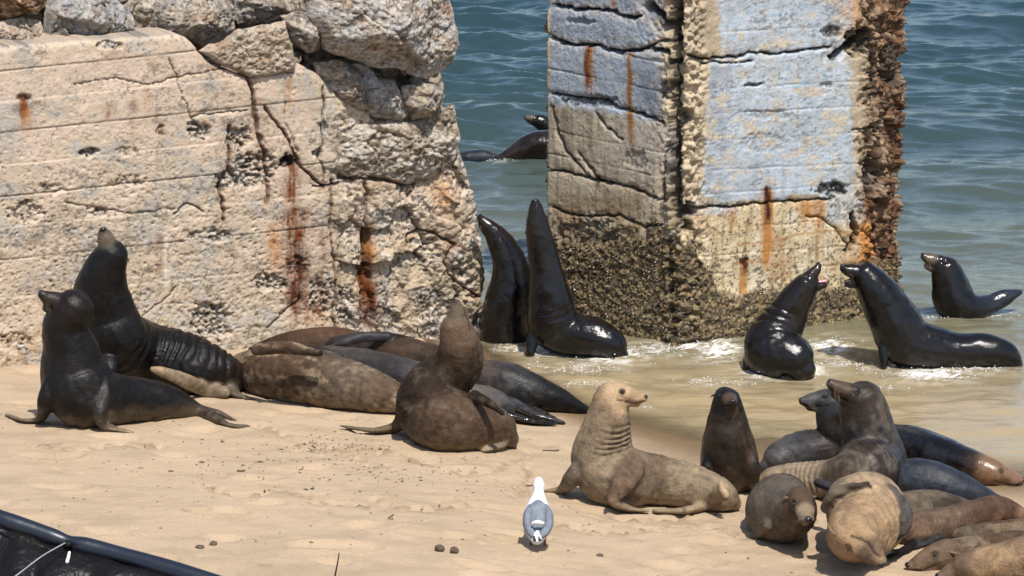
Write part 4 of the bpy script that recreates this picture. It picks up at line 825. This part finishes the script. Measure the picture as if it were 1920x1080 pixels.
# --- tan female
sea_lion('tan dry sea lion sitting beside the gull with its head turned to the right', (1130, 945),
    [(1378, 944, 'g', 14, 'gtan'), (1355, 930, 'g', 32, 'gtan'), (1312, 917, 'g', 41, 'gtan'), (1258, 905, 'g', 46, 'gtan'), (1205, 898, 'g', 52, 'brn'), (1155, 893, 'g', 62, 'gtan'), (1132, 862, .04, 62, 'gtan'), (1134, 820, .02, 51, 'gtan'), (1140, 784, .0, 41, 'gtan'), (1147, 748, -.01, 34, 'tan')],
    dict(p=(1163, 738, -.02), L=82, f=(.90, -.10, .42), u=(.05, 1, .1), c='ltan', m='tan', r=28, ec='t', wn=10, crest=0),
    [dict(n=[(1092, 870, -.02, 20, 24), (1070, 900, -.04, 20, 20), (1052, 918, 'g', 8, 16), (1020, 920, 'g', 3, 6)], c='gbr', e='brn'),
     dict(n=[(1188, 876, -.11, 30, 22), (1166, 910, -.20, 25, 20), (1150, 938, -.23, 15, 20), (1178, 953, 'g', 7, 24), (1216, 959, 'g', 3, 8)], c='med', e='gry'),
     dict(n=[(1352, 925, -.2, 20, 16), (1322, 946, 'g', 14, 18), (1285, 957, 'g', 7, 16), (1225, 958, 'g', 3, 6)], c='gtan', e='gry'), dict(n=[(1352, 908, -.22, 7, 8), (1362, 930, -.24, 7, 6)], c='ltan')],
    wet=0, pcol='gtan', ptone='med', pat=.35, folds=((6.2, 8.9, .013, .036, (.9, -.2, .5)), (1.2, 4.8, .008, .060)), sandlow=.6, seed=12, group=LAND)
sea_lion('dark brown sea lion sitting upright facing straight out from the water edge', (1370, 922),
    [(1385, 880, .35, 30, 'dkb'), (1375, 888, .15, 50, 'dkb'), (1368, 868, .02, 55, 'dkb'), (1365, 825, -.02, 49, 'dkb'), (1364, 785, -.03, 37, 'dkb'), (1363, 755, -.04, 29, 'blk')],
    dict(p=(1362, 745, -.05), L=76, f=(.20, -.12, .97), u=(0, 1, .1), c='blk', m='brn', r=26, eye=.055, whisk=0),
    [dict(n=[(1402, 850, -.08, 20, 18), (1412, 885, -.12, 17, 16), (1412, 915, 'g', 10, 16)], c='dkb'), dict(n=[(1330, 860, -.08, 16, 18), (1322, 890, -.1, 13, 14), (1328, 912, 'g', 6, 14)], c='blk')],
    wet=1, pcol='dkb', ptone='brn', pat=.4, sandlow=.25, seed=13, group=LAND)
# --- heap
sea_lion('whiskered dark sea lion looking left from behind the tallest animal of the heap', (1500, 892),
    [(1440, 876, 'g', 18, 'gry'), (1462, 862, 'g', 34, 'gry'), (1500, 850, 'g', 42, 'dgry'), (1545, 848, 'g', 44, 'dkb'), (1572, 832, .15, 38, 'dkb'), (1568, 795, .12, 37, 'dkb'), (1562, 760, .1, 33, 'dkb')],
    dict(p=(1550, 748, .1), L=82, f=(-.95, -.02, .28), u=(0, 1, .05), c='dgry', m='gry', r=26, wn=10), wet=1, pcol='dkb', ptone='gry', pat=.35, folds=((1, 3, .005, .06),), seed=14, group=HEAP)
sea_lion('black wet sea lion lying to the right with an orange brown head over the water', (1760, 905),
    [(1600, 850, 'g', 30, 'blk'), (1650, 840, 'g', 42, 'blk'), (1700, 842, 'g', 46, 'blk'), (1750, 854, 'g', 43, 'blk'), (1795, 868, 'g', 37, 'blk'), (1835, 880, 'g', 31, 'dkb'), (1860, 886, 'g', 27, 'org')],
    dict(p=(1862, 886, 'g'), L=92, f=(.95, -.22, .15), u=(.1, 1, .1), c='org', m='org', r=26, eye=0, ec='t', wn=4), wet=2, pcol='blk', ptone='dgry', pat=.3, seed=15, group=HEAP)
sea_lion('blue black sea lion lying low beneath the one with the orange head', (1760, 948),
    [(1660, 905, 'g', 34, 'dgry'), (1710, 902, 'g', 44, 'blu'), (1765, 910, 'g', 40, 'blu'), (1815, 922, 'g', 28, 'blu'), (1850, 932, 'g', 17, 'blu'), (1878, 938, 'g', 7, 'blu')], wet=1, pcol='blu', ptone='dgry', pat=.4, seed=16, group=HEAP)
sea_lion('tallest greyish brown sea lion of the heap, nose lifted up to the left', (1630, 922),
    [(1412, 912, 'g', 7, 'tan'), (1448, 900, 'g', 24, 'gtan'), (1500, 898, 'g', 32, 'gtan'), (1560, 900, 'g', 40, 'gtan'), (1615, 893, 'g', 60, 'dkb'), (1636, 870, .0, 66, 'dgry'), (1632, 830, -.02, 56, 'dgry'), (1624, 790, -.03, 50, 'dgry'), (1618, 757, -.04, 44, 'brn')],
    dict(p=(1606, 745, -.05), L=98, f=(-.83, .50, .30), u=(.45, .85, .1), c='dkb', m='brn', r=34, wn=12, w=1.05),
    [dict(n=[(1672, 850, -.12, 18, 18), (1692, 885, -.16, 16, 18), (1698, 918, -.18, 10, 16)], c='blk', e='gry'), dict(n=[(1580, 870, -.14, 16, 16), (1570, 900, -.2, 14, 14), (1575, 925, -.2, 8, 14)], c='gbr', e='gbr'), dict(n=[(1430, 905, 'g', 10, 12), (1408, 915, 'g', 5, 12)], c='gtan')],
    wet=1, pcol='dkb', ptone='gbr', pat=.55, folds=((1.5, 3.2, .005, .045),), seed=17, group=HEAP)
sea_lion('grey mottled sea lion lying in the heap right of the one on its back', (1730, 1015),
    [(1672, 955, 'g', 34, 'gry'), (1700, 962, 'g', 42, 'gbr'), (1745, 960, 'g', 42, 'gbr'), (1800, 962, 'g', 30, 'gbr'), (1840, 970, 'g', 18, 'gbr')], None,
    [dict(n=[(1720, 1012, -.1, 8, 10), (1690, 1034, 'g', 6, 14), (1648, 1048, 'g', 3, 6)], c='blk'), dict(n=[(1760, 1008, -.1, 8, 10), (1715, 1026, -.2, 5, 10), (1668, 1036, -.25, 3, 6)], c='dgry')], wet=0, pcol='gbr', ptone='dkb', pat=.8, seed=18, group=HEAP)
sea_lion('plump grey pup at the left end of the heap, facing out with a pale snout', (1465, 1018),
    [(1475, 925, .85, 34, 'dgry'), (1464, 938, .6, 52, 'dgry'), (1460, 953, .32, 62, 'gbr'), (1466, 962, .1, 60, 'gbr'), (1486, 962, -.08, 46, 'gbr'), (1500, 952, -.22, 33, 'gbr')],
    dict(p=(1504, 944, -.28), L=98, f=(.12, -.42, .88), u=(0, 1, .2), c='brn', m='gtan', r=24, ec='t'), [dict(n=[(1440, 985, -.1, 16, 18), (1425, 1000, 'g', 8, 16), (1412, 1005, 'g', 4, 8)], c='gbr'), dict(n=[(1535, 905, .3, 8, 12), (1560, 915, .2, 8, 12)], c='dgry')],
    wet=0, pcol='gbr', ptone='gry', pat=.6, sandlow=.3, seed=19, group=HEAP)
sea_lion('golden tan sea lion lying belly up with its head upside down towards the sand', (1612, 1045),
    [(1600, 925, .42, 36, 'gtan'), (1598, 938, .30, 50, 'gtan'), (1622, 956, .12, 74, 'gtan'), (1628, 972, -.06, 74, 'ltan'), (1614, 988, -.22, 64, 'tan'), (1602, 1002, -.36, 54, 'tan'), (1600, 1010, -.46, 44, 'org')],
    dict(p=(1602, 1012, -.52), L=130, f=(.52, -.50, .60), u=(-.3, -.85, -.2), c='tan', m='med', r=30, eye=.02, er=.5, ec='t', wn=4),
    [dict(n=[(1548, 952, -.16, 15, 12), (1562, 930, -.19, 12, 10), (1592, 914, -.17, 9, 9), (1628, 907, -.13, 5, 8)], c='gbr', e='dkb', k=1), dict(n=[(1668, 925, -.05, 18, 14), (1690, 952, -.12, 22, 14), (1694, 985, -.18, 18, 12), (1680, 1010, -.2, 9, 8)], c='gry', e='dgry')],
    wet=0, pcol='tan', ptone='med', pat=.5, sandlow=.2, folds=((3.2, 5.6, .010, .06, (.3, -.3, 1)),), seed=20, group=HEAP)
sea_lion('chestnut sea lion stretched to the right edge, face turned away to the right', (1780, 1012),
    [(1680, 1000, 'g', 22, 'med'), (1720, 992, 'g', 32, 'med'), (1770, 982, 'g', 32, 'med'), (1815, 970, 'g', 30, 'red'), (1855, 960, 'g', 30, 'red'), (1880, 958, 'g', 28, 'red')],
    dict(p=(1884, 956, 'g'), L=96, f=(.93, -.25, .3), u=(.1, 1, .1), c='red', m='org', r=28, eye=.03, ec='t', wn=5), wet=0, pcol='med', ptone='org', pat=.5, seed=21, group=HEAP)
sea_lion('slim brown back squeezed between the chestnut sea lion and the two front heads', (1860, 1022),
    [(1775, 1006, 'g', 8, 'gbr'), (1820, 1002, 'g', 19, 'gbr'), (1880, 1002, 'g', 25, 'brn'), (1950, 1000, 'g', 32, 'brn'), (2020, 1004, 'g', 26, 'brn')], wet=0, pcol='brn', ptone='gtan', pat=.5, seed=22, group=HEAP)
sea_lion('brown sea lion at the lower right with its nose to the left on the sand', (1760, 1072),
    [(2010, 1030, 'g', 38, 'brn'), (1930, 1026, 'g', 34, 'brn'), (1860, 1030, 'g', 30, 'brn'), (1800, 1036, 'g', 28, 'brn'), (1762, 1042, 'g', 26, 'med')],
    dict(p=(1758, 1040, 'g'), L=100, f=(-.90, -.28, .25), u=(-.1, 1, .15), c='med', m='med', r=28, eye=.03, ec='t', wn=6), wet=0, pcol='brn', ptone='gtan', pat=.5, sandlow=.2, seed=23, group=HEAP)
sea_lion('mottled tan sea lion in the bottom right corner, nearest of the heap', (1850, 1096),
    [(2040, 1050, 'g', 60, 'tan'), (1960, 1050, 'g', 56, 'med'), (1890, 1058, 'g', 44, 'tan'), (1835, 1062, 'g', 34, 'tan'), (1812, 1064, 'g', 30, 'gtan')],
    dict(p=(1810, 1062, 'g'), L=98, f=(-.88, -.25, .4), u=(-.1, 1, .2), c='med', m='med', r=28, eye=.03, ec='t', wn=6), wet=0, pcol='tan', ptone='brn', pat=.55, seed=24, group=HEAP)
# --- in the surf
sea_lion('dark sea lion half hidden beside the broken wall end, leaning up to the left', (945, 632),
    [(985, 645, .10, 40, 'blk'), (948, 625, .03, 48), (948, 585, .0, 46), (958, 540, .0, 41), (957, 500, .0, 34), (945, 468, .0, 28), (930, 442, .0, 22)],
    dict(p=(928, 437, .0), w=1.2, L=68, f=(-.62, .76, .1), u=(.7, .6, .1), c='wetb', m='dkb', r=20, wn=3), wet=2, water=True, pcol='blk', ptone='wetb', pat=.4, seed=25, group=SWIM)
sea_lion('tall thin-necked black sea lion stretching straight up left of the pillar', (1060, 662),
    [(1166, 668, -.12, 14), (1148, 648, -.10, 30), (1112, 632, -.05, 38), (1072, 626, .0, 42), (1040, 608, .02, 50), (1032, 565, .0, 43), (1026, 520, .0, 34), (1018, 475, .0, 28), (1010, 437, .0, 24), (1007, 414, .0, 21)],
    dict(p=(1007, 420, .0), L=72, w=1.12, f=(-.10, .92, .32), u=(-.35, -.1, .9), c='wetb', m='wetb', r=18, wn=3),
    [dict(n=[(1010, 610, -.02, 20, 18), (1000, 635, -.05, 16, 16), (994, 660, -.06, 10, 14)], c='blk')], wet=2, water=True, pcol='blk', ptone='wetb', pat=.5, folds=((3.6, 4.6, .004, .06),), seed=26, group=SWIM)
sea_lion('wet brown sea lion before the pillar, mouth wide open showing a pink tongue', (1460, 692),
    [(1505, 692, -.15, 26), (1488, 672, -.12, 42), (1452, 660, -.02, 58), (1455, 628, .03, 50, 'wetb'), (1474, 595, .04, 41, 'wetb'), (1493, 562, .03, 32, 'wetb'), (1508, 538, .02, 26, 'wetb')],
    dict(p=(1511, 531, .02), L=70, f=(.52, .84, .05), u=(-.85, .5, .1), open=44, tongue=1, c='wetb', m='dkb', r=22, wn=3),
    [dict(n=[(1420, 640, .05, 18, 18), (1404, 670, .02, 14, 16), (1400, 690, .0, 8, 12)], c='blk')], wet=2, water=True, pcol='blk', ptone='wetb', pat=.5, folds=((2.6, 4.0, .010, .06),), seed=27, group=SWIM)
sea_lion('long black sea lion right of the pillar barking back at the pink-tongued one', (1740, 682),
    [(1905, 690, -.02, 14), (1888, 668, .0, 26), (1850, 658, .0, 33), (1800, 660, .0, 36), (1750, 652, .0, 42), (1700, 640, .0, 50), (1678, 605, .0, 50), (1655, 565, .0, 43), (1636, 535, .0, 35), (1624, 518, .0, 28)],
    dict(p=(1624, 517, .0), L=80, f=(-.90, .36, .2), u=(.38, .9, .1), open=26, c='blk', m='wetb', r=24, wn=4),
    [dict(n=[(1664, 630, -.05, 20, 18), (1658, 655, -.10, 15, 16), (1656, 685, -.12, 8, 14)], c='blk')], wet=2, water=True, pcol='blk', ptone='wetb', pat=.5, seed=28, group=SWIM)
sea_lion('dark sea lion farthest right in the surf with paler snout and tail afloat', (1800, 592),
    [(1912, 548, .1, 5, 'blu'), (1885, 558, .08, 15, 'blu'), (1852, 572, .05, 21, 'blu'), (1815, 580, .0, 36), (1790, 562, .0, 40), (1783, 535, .0, 36), (1775, 510, .0, 30)],
    dict(p=(1770, 497, .0), L=74, f=(-.86, .42, .25), u=(.4, .85, .1), open=8, c='wetb', m='gbr', r=24, wn=6), wet=2, water=True, pcol='blk', ptone='wetb', pat=.5, seed=29, group=SWIM)  # muzzle coat coloured paler than the head
sea_lion('distant sea lion with only its small dark head showing left of the pillar', (1020, 248),
    [(1060, 262, .1, 22), (1035, 240, .02, 17), (1012, 228, .0, 15)], dict(p=(1010, 226, .0), L=44, f=(-.92, .28, .1), u=(.2, 1, .1), c='wetb', m='gbr', r=12, whisk=0), wet=2, water=True, pcol='blk', ptone='wetb', pat=.4, seed=30, group=SWIM)
sea_lion('distant glossy brown sea lion arching its back out of the water left of the pillar', (985, 302),
    [(918, 304, .0, 4, 'wetb'), (945, 296, .0, 12, 'dkb'), (975, 284, .0, 22, 'dkb'), (1005, 274, .0, 29, 'wetb'), (1040, 275, .0, 30, 'wetb'), (1080, 290, .0, 24)], wet=2, water=True, pcol='wetb', ptone='dkb', pat=.5, seed=31, group=SWIM)
sea_lion('low blue black back of a sea lion just breaking the water near the wall', (900, 298),
    [(850, 300, .0, 8, 'blu'), (880, 297, .0, 15, 'blu'), (910, 296, .0, 15, 'blu'), (945, 301, .0, 7, 'blu')], wet=1, water=True, pcol='blu', ptone='blk', pat=.5, seed=32, group=SWIM)

# ------------------------------------------------------------------ gull
def gull():
    Yg = ground(1006, 1026); base = at(1006, 1026, Yg); m = mpp(base); root = empty('gull', tuple(base))
    tag(root, 'grey and white gull standing on the sand with its back to us', 'gull')
    white = simple('white_plumage', (.66, .66, .65), .7, .2, ((80, .004),)); grey = simple('grey_mantle', (.16, .18, .21), .7, .2, ((60, .006),)); black = simple('black_wing_tip', (.012, .012, .012), .5); leg = simple('reddish_leg', (.26, .09, .05), .5)
    bill = simple('yellow_bill', (.7, .45, .08), .4)
    def pt(px, py, dy): return at(px, py, Yg+dy)
    def sw(nm, nodes, mat, ra=None, seg=14, vox=.005):
        s = Shell(); q = catmull(np.array([[*pt(*n[:3]), n[3]*m, n[4]*m] for n in nodes]), 5); s.sweep(q[:, :3], q[:, 3], q[:, 4], np.repeat(CF[None]*-1+CU[None]*.0, len(q), 0), seg)
        mm = s.mesh(nm); mm.polygons.foreach_set('use_smooth', [True]*len(mm.polygons)); return link(nm, mm, mat, root)
    s = Shell(); nodes = [(1010, 904, .17, 9.5, 11), (1010, 910, .16, 11.5, 14), (1010, 923, .14, 10.5, 12), (1009, 938, .11, 16, 17), (1008, 960, .05, 25, 24), (1008, 985, -.02, 28, 24), (1007, 1003, -.09, 18, 15), (1006, 1013, -.14, 11, 7)]
    q = catmull(np.array([[*pt(*n[:3]), n[3]*m, n[4]*m] for n in nodes]), 6); s.sweep(q[:, :3], q[:, 3], q[:, 4], np.repeat(-CF[None], len(q), 0), 18)
    mm = s.mesh('body'); mm.polygons.foreach_set('use_smooth', [True]*len(mm.polygons)); link('body', mm, white, root)
    sw('mantle', [(1009, 950, .04, 14, 14), (1009, 960, .0, 23, 20), (1008, 974, -.035, 24, 18), (1008, 988, -.075, 18, 13), (1008, 998, -.11, 9, 7)], grey)
    sw('wing', [(995, 952, .02, 7, 9), (990, 966, -.03, 9, 14), (990, 984, -.075, 9, 13), (997, 1000, -.125, 8, 8), (1005, 1009, -.16, 3, 4)], grey)
    sw('wing', [(1023, 952, .02, 7, 9), (1028, 966, -.03, 9, 14), (1028, 984, -.075, 9, 13), (1021, 999, -.125, 8, 8), (1013, 1008, -.16, 3, 4)], grey)
    sw('wing_bar', [(999, 981, -.13, 3, 3), (1008, 979, -.14, 4, 3), (1018, 981, -.13, 3, 3)], white, seg=8)
    sw('tail', [(1007, 998, -.13, 4, 4), (1007, 1004, -.16, 7, 3), (1007, 1010, -.18, 9, 2)], white, seg=10)
    sw('wing_tip', [(1001, 1006, -.20, 2, 2), (1003, 1013, -.205, 2.5, 2)], black, seg=8); sw('wing_tip', [(1010, 1007, -.20, 1.5, 2), (1013, 1013, -.205, 2.2, 2)], black, seg=8)
    for lx, ly in ((996, 1023), (1022, 1027)):
        sw('leg', [(lx, 998, -.06, 3.4, 3.4), (lx, 1012, -.05, 2.4, 2.4), (lx, ly, .0, 2.2, 2.2)], leg, seg=8)
        sw('foot', [(lx, ly, .0, 1.5, 3), (lx-1, ly-1.5, .03, 1.2, 5), (lx-1, ly-3.5, .06, .9, 7)], leg, seg=8)
    sw('bill', [(1013, 904, .19, 3, 3), (1014, 905, .22, 2.4, 2.4), (1014, 908, .24, 1.2, 1.2)], bill, seg=8)
gull()

# ------------------------------------------------------------------ foreground tarp, rod, debris
def tarp():
    Yt = 17.6; mat_n = NB('navy_tarp_roll'); mat_n.p.inputs['Base Color'].default_value = (.007, .011, .020, 1); mat_n.p.inputs['Roughness'].default_value = .38
    co = mat_n.coords(); n_ = mat_n.bump(mat_n.noise(co, 6, 3, .5), .012, .6); mat_n.l(n_, mat_n.p.inputs['Normal'])
    mat_b = NB('black_tarp_sheet'); mat_b.p.inputs['Base Color'].default_value = (.006, .005, .005, 1); mat_b.p.inputs['Specular IOR Level'].default_value = .2; mat_b.p.inputs['Roughness'].default_value = .42
    co = mat_b.coords(); n_ = mat_b.bump(mat_b.noise(co, 9, 4, .6), .03, .8); mat_b.l(n_, mat_b.p.inputs['Normal'])
    root = empty('tarp_cover', (float(at(0, 1000, Yt)[0]), Yt, float(gz(-2, Yt)))); tag(root, 'black tarp with a rolled navy edge in the bottom left corner', 'tarp')
    nodes = [(-260, 872, .35), (-80, 942, .12), (0, 973, 0), (60, 993, -.05), (128, 1016, -.1), (200, 1034, -.15), (300, 1062, -.25), (420, 1098, -.38), (560, 1140, -.5)]
    P = np.array([at(a, b_, Yt+c_) for a, b_, c_ in nodes]); q = catmull(P, 10); m = Yt/FPX*1.03
    s = Shell(); rr = np.full(len(q), 17*m)*(1+.04*np.sin(np.arange(len(q))*.33)); kn = np.linalg.norm(q-at(128, 1016, Yt-.1), axis=1); rr *= 1-.28*np.exp(-(kn/.05)**2)
    s.sweep(q, rr, rr, np.repeat(-CF[None], len(q), 0), 20); mm = s.mesh('rolled_edge'); mm.polygons.foreach_set('use_smooth', [True]*len(mm.polygons)); link('rolled_edge', mm, mat_n.m, root)
    n_ = len(q); V = []; rows = 26
    for j in range(rows):
        t = j/(rows-1); 
        for k in range(n_):
            g0 = float(gz(q[k][0], q[k][1]-.5)); z = q[k][2]-.02-(q[k][2]-g0+.02)*t; fold = .025*math.sin(k*.5+3*t)+.03*math.sin(t*9+k*.13)*(1-t)
            V.append((q[k][0]+.05*t*math.sin(k*.3), q[k][1]-.03-.38*t**.8-fold, z))
    F = [(j*n_+k, j*n_+k+1, (j+1)*n_+k+1, (j+1)*n_+k) for j in range(rows-1) for k in range(n_-1)]
    mm = mkmesh('hanging_sheet', V, F); sh_ = link('hanging_sheet', mm, mat_b.m, root); md = sh_.modifiers.new('thick', 'SOLIDIFY'); md.thickness = .006
    V2 = []
    for j in range(rows):
        t = j/(rows-1)
        for k in range(n_):
            g0 = float(gz(q[k][0], q[k][1]+.4)); V2.append((q[k][0], q[k][1]+.02+.30*t, q[k][2]-.02-(q[k][2]-g0+.02)*t))
    mm = mkmesh('back_sheet', V2, [f[::-1] for f in F]); link('back_sheet', mm, mat_b.m, root)
    # hem folds right under the roll
    for off, r in ((24, 2.2), (34, 1.6)):
        s = Shell(); qq = q-CU*off*m-CF*.05; s.sweep(qq, np.full(n_, r*m*1.6), np.full(n_, r*m), np.repeat(-CF[None], n_, 0), 8); link('fold', s.mesh('fold'), mat_b.m, root)
    s = Shell(); k_ = at(128, 1020, Yt-.16); s.ell(k_, np.array([CR, CU, CF]), np.array([9, 8, 8])*m); link('knot', s.mesh('knot'), mat_b.m, root)
    cord = simple('pale_cord', (.28, .30, .32), .6); s = Shell(); w_ = catmull(np.array([at(122, 1018, Yt-.2), at(80, 1042, Yt-.34), at(40, 1072, Yt-.45), at(-10, 1110, Yt-.5)]), 6); s.sweep(w_, np.full(len(w_), 1.2*m), np.full(len(w_), 1.2*m), np.repeat(-CF[None], len(w_), 0), 6); link('cord', s.mesh('cord'), cord, root)
    wt = simple('white_plastic_tie', (.8, .78, .72), .4); s = Shell(); w_ = catmull(np.array([at(130, 1036, Yt-.24), at(128, 1046, Yt-.25), at(126, 1053, Yt-.25)]), 4); s.sweep(w_, np.array(np.linspace(2.6, 3.6, len(w_)))*m, np.full(len(w_), 2.2*m), np.repeat(-CF[None], len(w_), 0), 8); link('cable_tie', s.mesh('cable_tie'), wt, root)
tarp()
Yr = 17.9; s = Shell(); P = catmull(np.array([at(636, 1037, Yr), at(632, 1060, Yr), at(627, 1085, Yr), np.r_[at(622, 1110, Yr)[:2], float(gz(-.8, Yr))-.02]]), 4); rr = np.linspace(1.1, 2.2, len(P))*Yr/FPX; s.sweep(P, rr, rr, np.repeat(-CF[None], len(P), 0), 8)
o = link('rod', s.mesh('rod'), simple('black_rod', (.01, .01, .01), .5)); origin_to(o, tuple(P[-1])); tag(o, 'thin black rod sticking up at the bottom edge of the sand', 'rod')
peb_m = simple('dark_pebble', (.10, .075, .055), .9, .2, ((90, .006),))
def pebble(px, py, r, asp, label, seed, nm='pebble'):
    Yp = ground(px, py); c0 = at(px, py, Yp); m = mpp(c0); bm = bmesh.new(); bmesh.ops.create_icosphere(bm, subdivisions=3, radius=1)
    for v in bm.verts:
        p = np.array(v.co); k = 1+.28*float(fbm3(p[:1]*1.3+seed, p[1:2]*1.3, p[2:3]*1.3, 3, seed)[0]); v.co = Vector((p[0]*r*m*k, p[1]*r*m*k, p[2]*r*m*asp*k+r*m*asp*.45))
    me = bpy.data.meshes.new(nm); bm.to_mesh(me); bm.free(); me.polygons.foreach_set('use_smooth', [True]*len(me.polygons)); o = link(nm, me, peb_m); o.location = tuple(c0); tag(o, label, 'pebble', 'small stones on the sand')
pebble(824, 1031, 9, .8, 'left of the two dark pebbles left of the gull', 3); pebble(852, 1035, 8, .9, 'right of the two dark pebbles left of the gull', 5); pebble(400, 1022, 8, .7, 'squarish dark pebble right of the tarp, right one of its pair', 7); pebble(375, 1027, 8, .5, 'flat dark pebble right of the tarp, left one of its pair', 9)
pebble(1125, 1043, 7, .5, 'flat pale brown pebble right of the gull near the bottom', 11)
def stick(px, py, dx, label, slope=0):
    Yp = ground(px, py); p = at(px, py, Yp); m = mpp(p); s = Shell(); w_ = catmull(np.array([p+CR*dx*m*t+np.array([0, slope*.03*t, .006+.004*math.sin(t*9)]) for t in (-1, -.3, .4, 1)]), 4); rr = np.full(len(w_), 1.5*m); rr[0] *= .5; rr[-1] *= .4
    s.sweep(w_, rr, rr, np.repeat(-CF[None], len(w_), 0), 7); o = link('driftwood_stick', s.mesh('driftwood_stick'), peb_m); origin_to(o, tuple(p)); tag(o, label, 'stick', 'sticks on the sand')
stick(1033, 846, 16, 'thin stick on the wet sand left of the tan sea lion'); stick(993, 912, 7, 'short dark stick just left of the gull head'); stick(733, 970, 5, 'tiny dark twig on the sand left of the gull', 1); stick(452, 884, 8, 'thin dark twig on the open sand below the patchy sleeping sea lion')

rg = np.random.RandomState(9); n_ = 700
px_ = rg.uniform(-40, 1500, n_); py_ = 790+300*rg.rand(n_)**1.2; px_[:250] = rg.normal(620, 170, 250); py_[:250] = rg.normal(905, 22, 250); px_[500:620] = rg.normal(640, 60, 120); py_[500:620] = rg.normal(845, 10, 120)
pts = []
for a_, b_ in zip(px_, py_):
    Yq = 6/math.tan(PITCH+(b_-540)/FPX)*.965; q_ = at(a_, b_, Yq); zz = float(gz(q_[0], q_[1]))
    if zz < .045 or q_[1] > 23.4: continue
    pts.append((q_[0], q_[1], zz+.002, rg.uniform(.0015, .0055)*(1+1.2*(rg.rand() < .06))))
pts = np.array(pts); pts[:, 2] += (fbm2(pts[:, 0]*1.3, pts[:, 1]*1.8, 4, 3)*.022+fbm2(pts[:, 0]*6, pts[:, 1]*8, 3, 8)*.006)
oc = np.array([[1, 0, 0], [-1, 0, 0], [0, 1, 0], [0, -1, 0], [0, 0, 1], [0, 0, -1]], float); f8 = np.array([[0, 2, 4], [2, 1, 4], [1, 3, 4], [3, 0, 4], [2, 0, 5], [1, 2, 5], [3, 1, 5], [0, 3, 5]])
jit = 1+.5*rg.uniform(-1, 1, (len(pts), 6, 1)); V = (pts[:, None, :3]+oc[None]*np.array([1.8, 1.6, .7])*pts[:, None, 3:4]*jit).reshape(-1, 3); F = (f8[None]+np.arange(len(pts))[:, None, None]*6).reshape(-1, 3)
dc = np.array([[.13, .09, .055], [.22, .16, .10], [.07, .05, .035], [.50, .42, .32]])[rg.choice(4, len(pts), p=[.4, .35, .15, .1])]
o = link('sand_debris', mkmesh('sand_debris', V, F, np.repeat(dc, 6, 0), smooth=False), M_SHELL); tag(o, 'scattered shell bits, weed and damp clods on the open sand', 'beach litter', kind='stuff')

# ------------------------------------------------------------------ splashes: drops and froth beads round the bathers
bm_ = []; rg = np.random.RandomState(5); pts = []
for (fx, fy, rx, ry, st) in FOAM:
    n_ = int(130*st*rx/.2)
    x = fx+rg.normal(0, rx*.5, n_); y = fy+rg.normal(0, ry*.5, n_); r = rg.uniform(.0016, .0052, n_)
    z = water_h(x, y)+r*.3+np.abs(rg.normal(0, .012*st, n_))*(rg.rand(n_) < .35); pts.append(np.c_[x, y, z, r])
pts = np.concatenate(pts); k = gz(pts[:, 0], pts[:, 1]) < 0; pts = pts[k]
oc = np.array([[1, 0, 0], [-1, 0, 0], [0, 1, 0], [0, -1, 0], [0, 0, 1], [0, 0, -1]], float); f8 = np.array([[0, 2, 4], [2, 1, 4], [1, 3, 4], [3, 0, 4], [2, 0, 5], [1, 2, 5], [3, 1, 5], [0, 3, 5]])
sc = np.array([1.6, 1.3, .8]); V = (pts[:, None, :3]+oc[None]*sc*pts[:, None, 3:4]).reshape(-1, 3); F = (f8[None]+np.arange(len(pts))[:, None, None]*6).reshape(-1, 3)
o = link('foam', mkmesh('foam', V, F), simple('white_foam', (.75, .74, .70), .55, .3)); tag(o, 'white froth and drops splashing round the bathing sea lions', 'foam', kind='stuff')
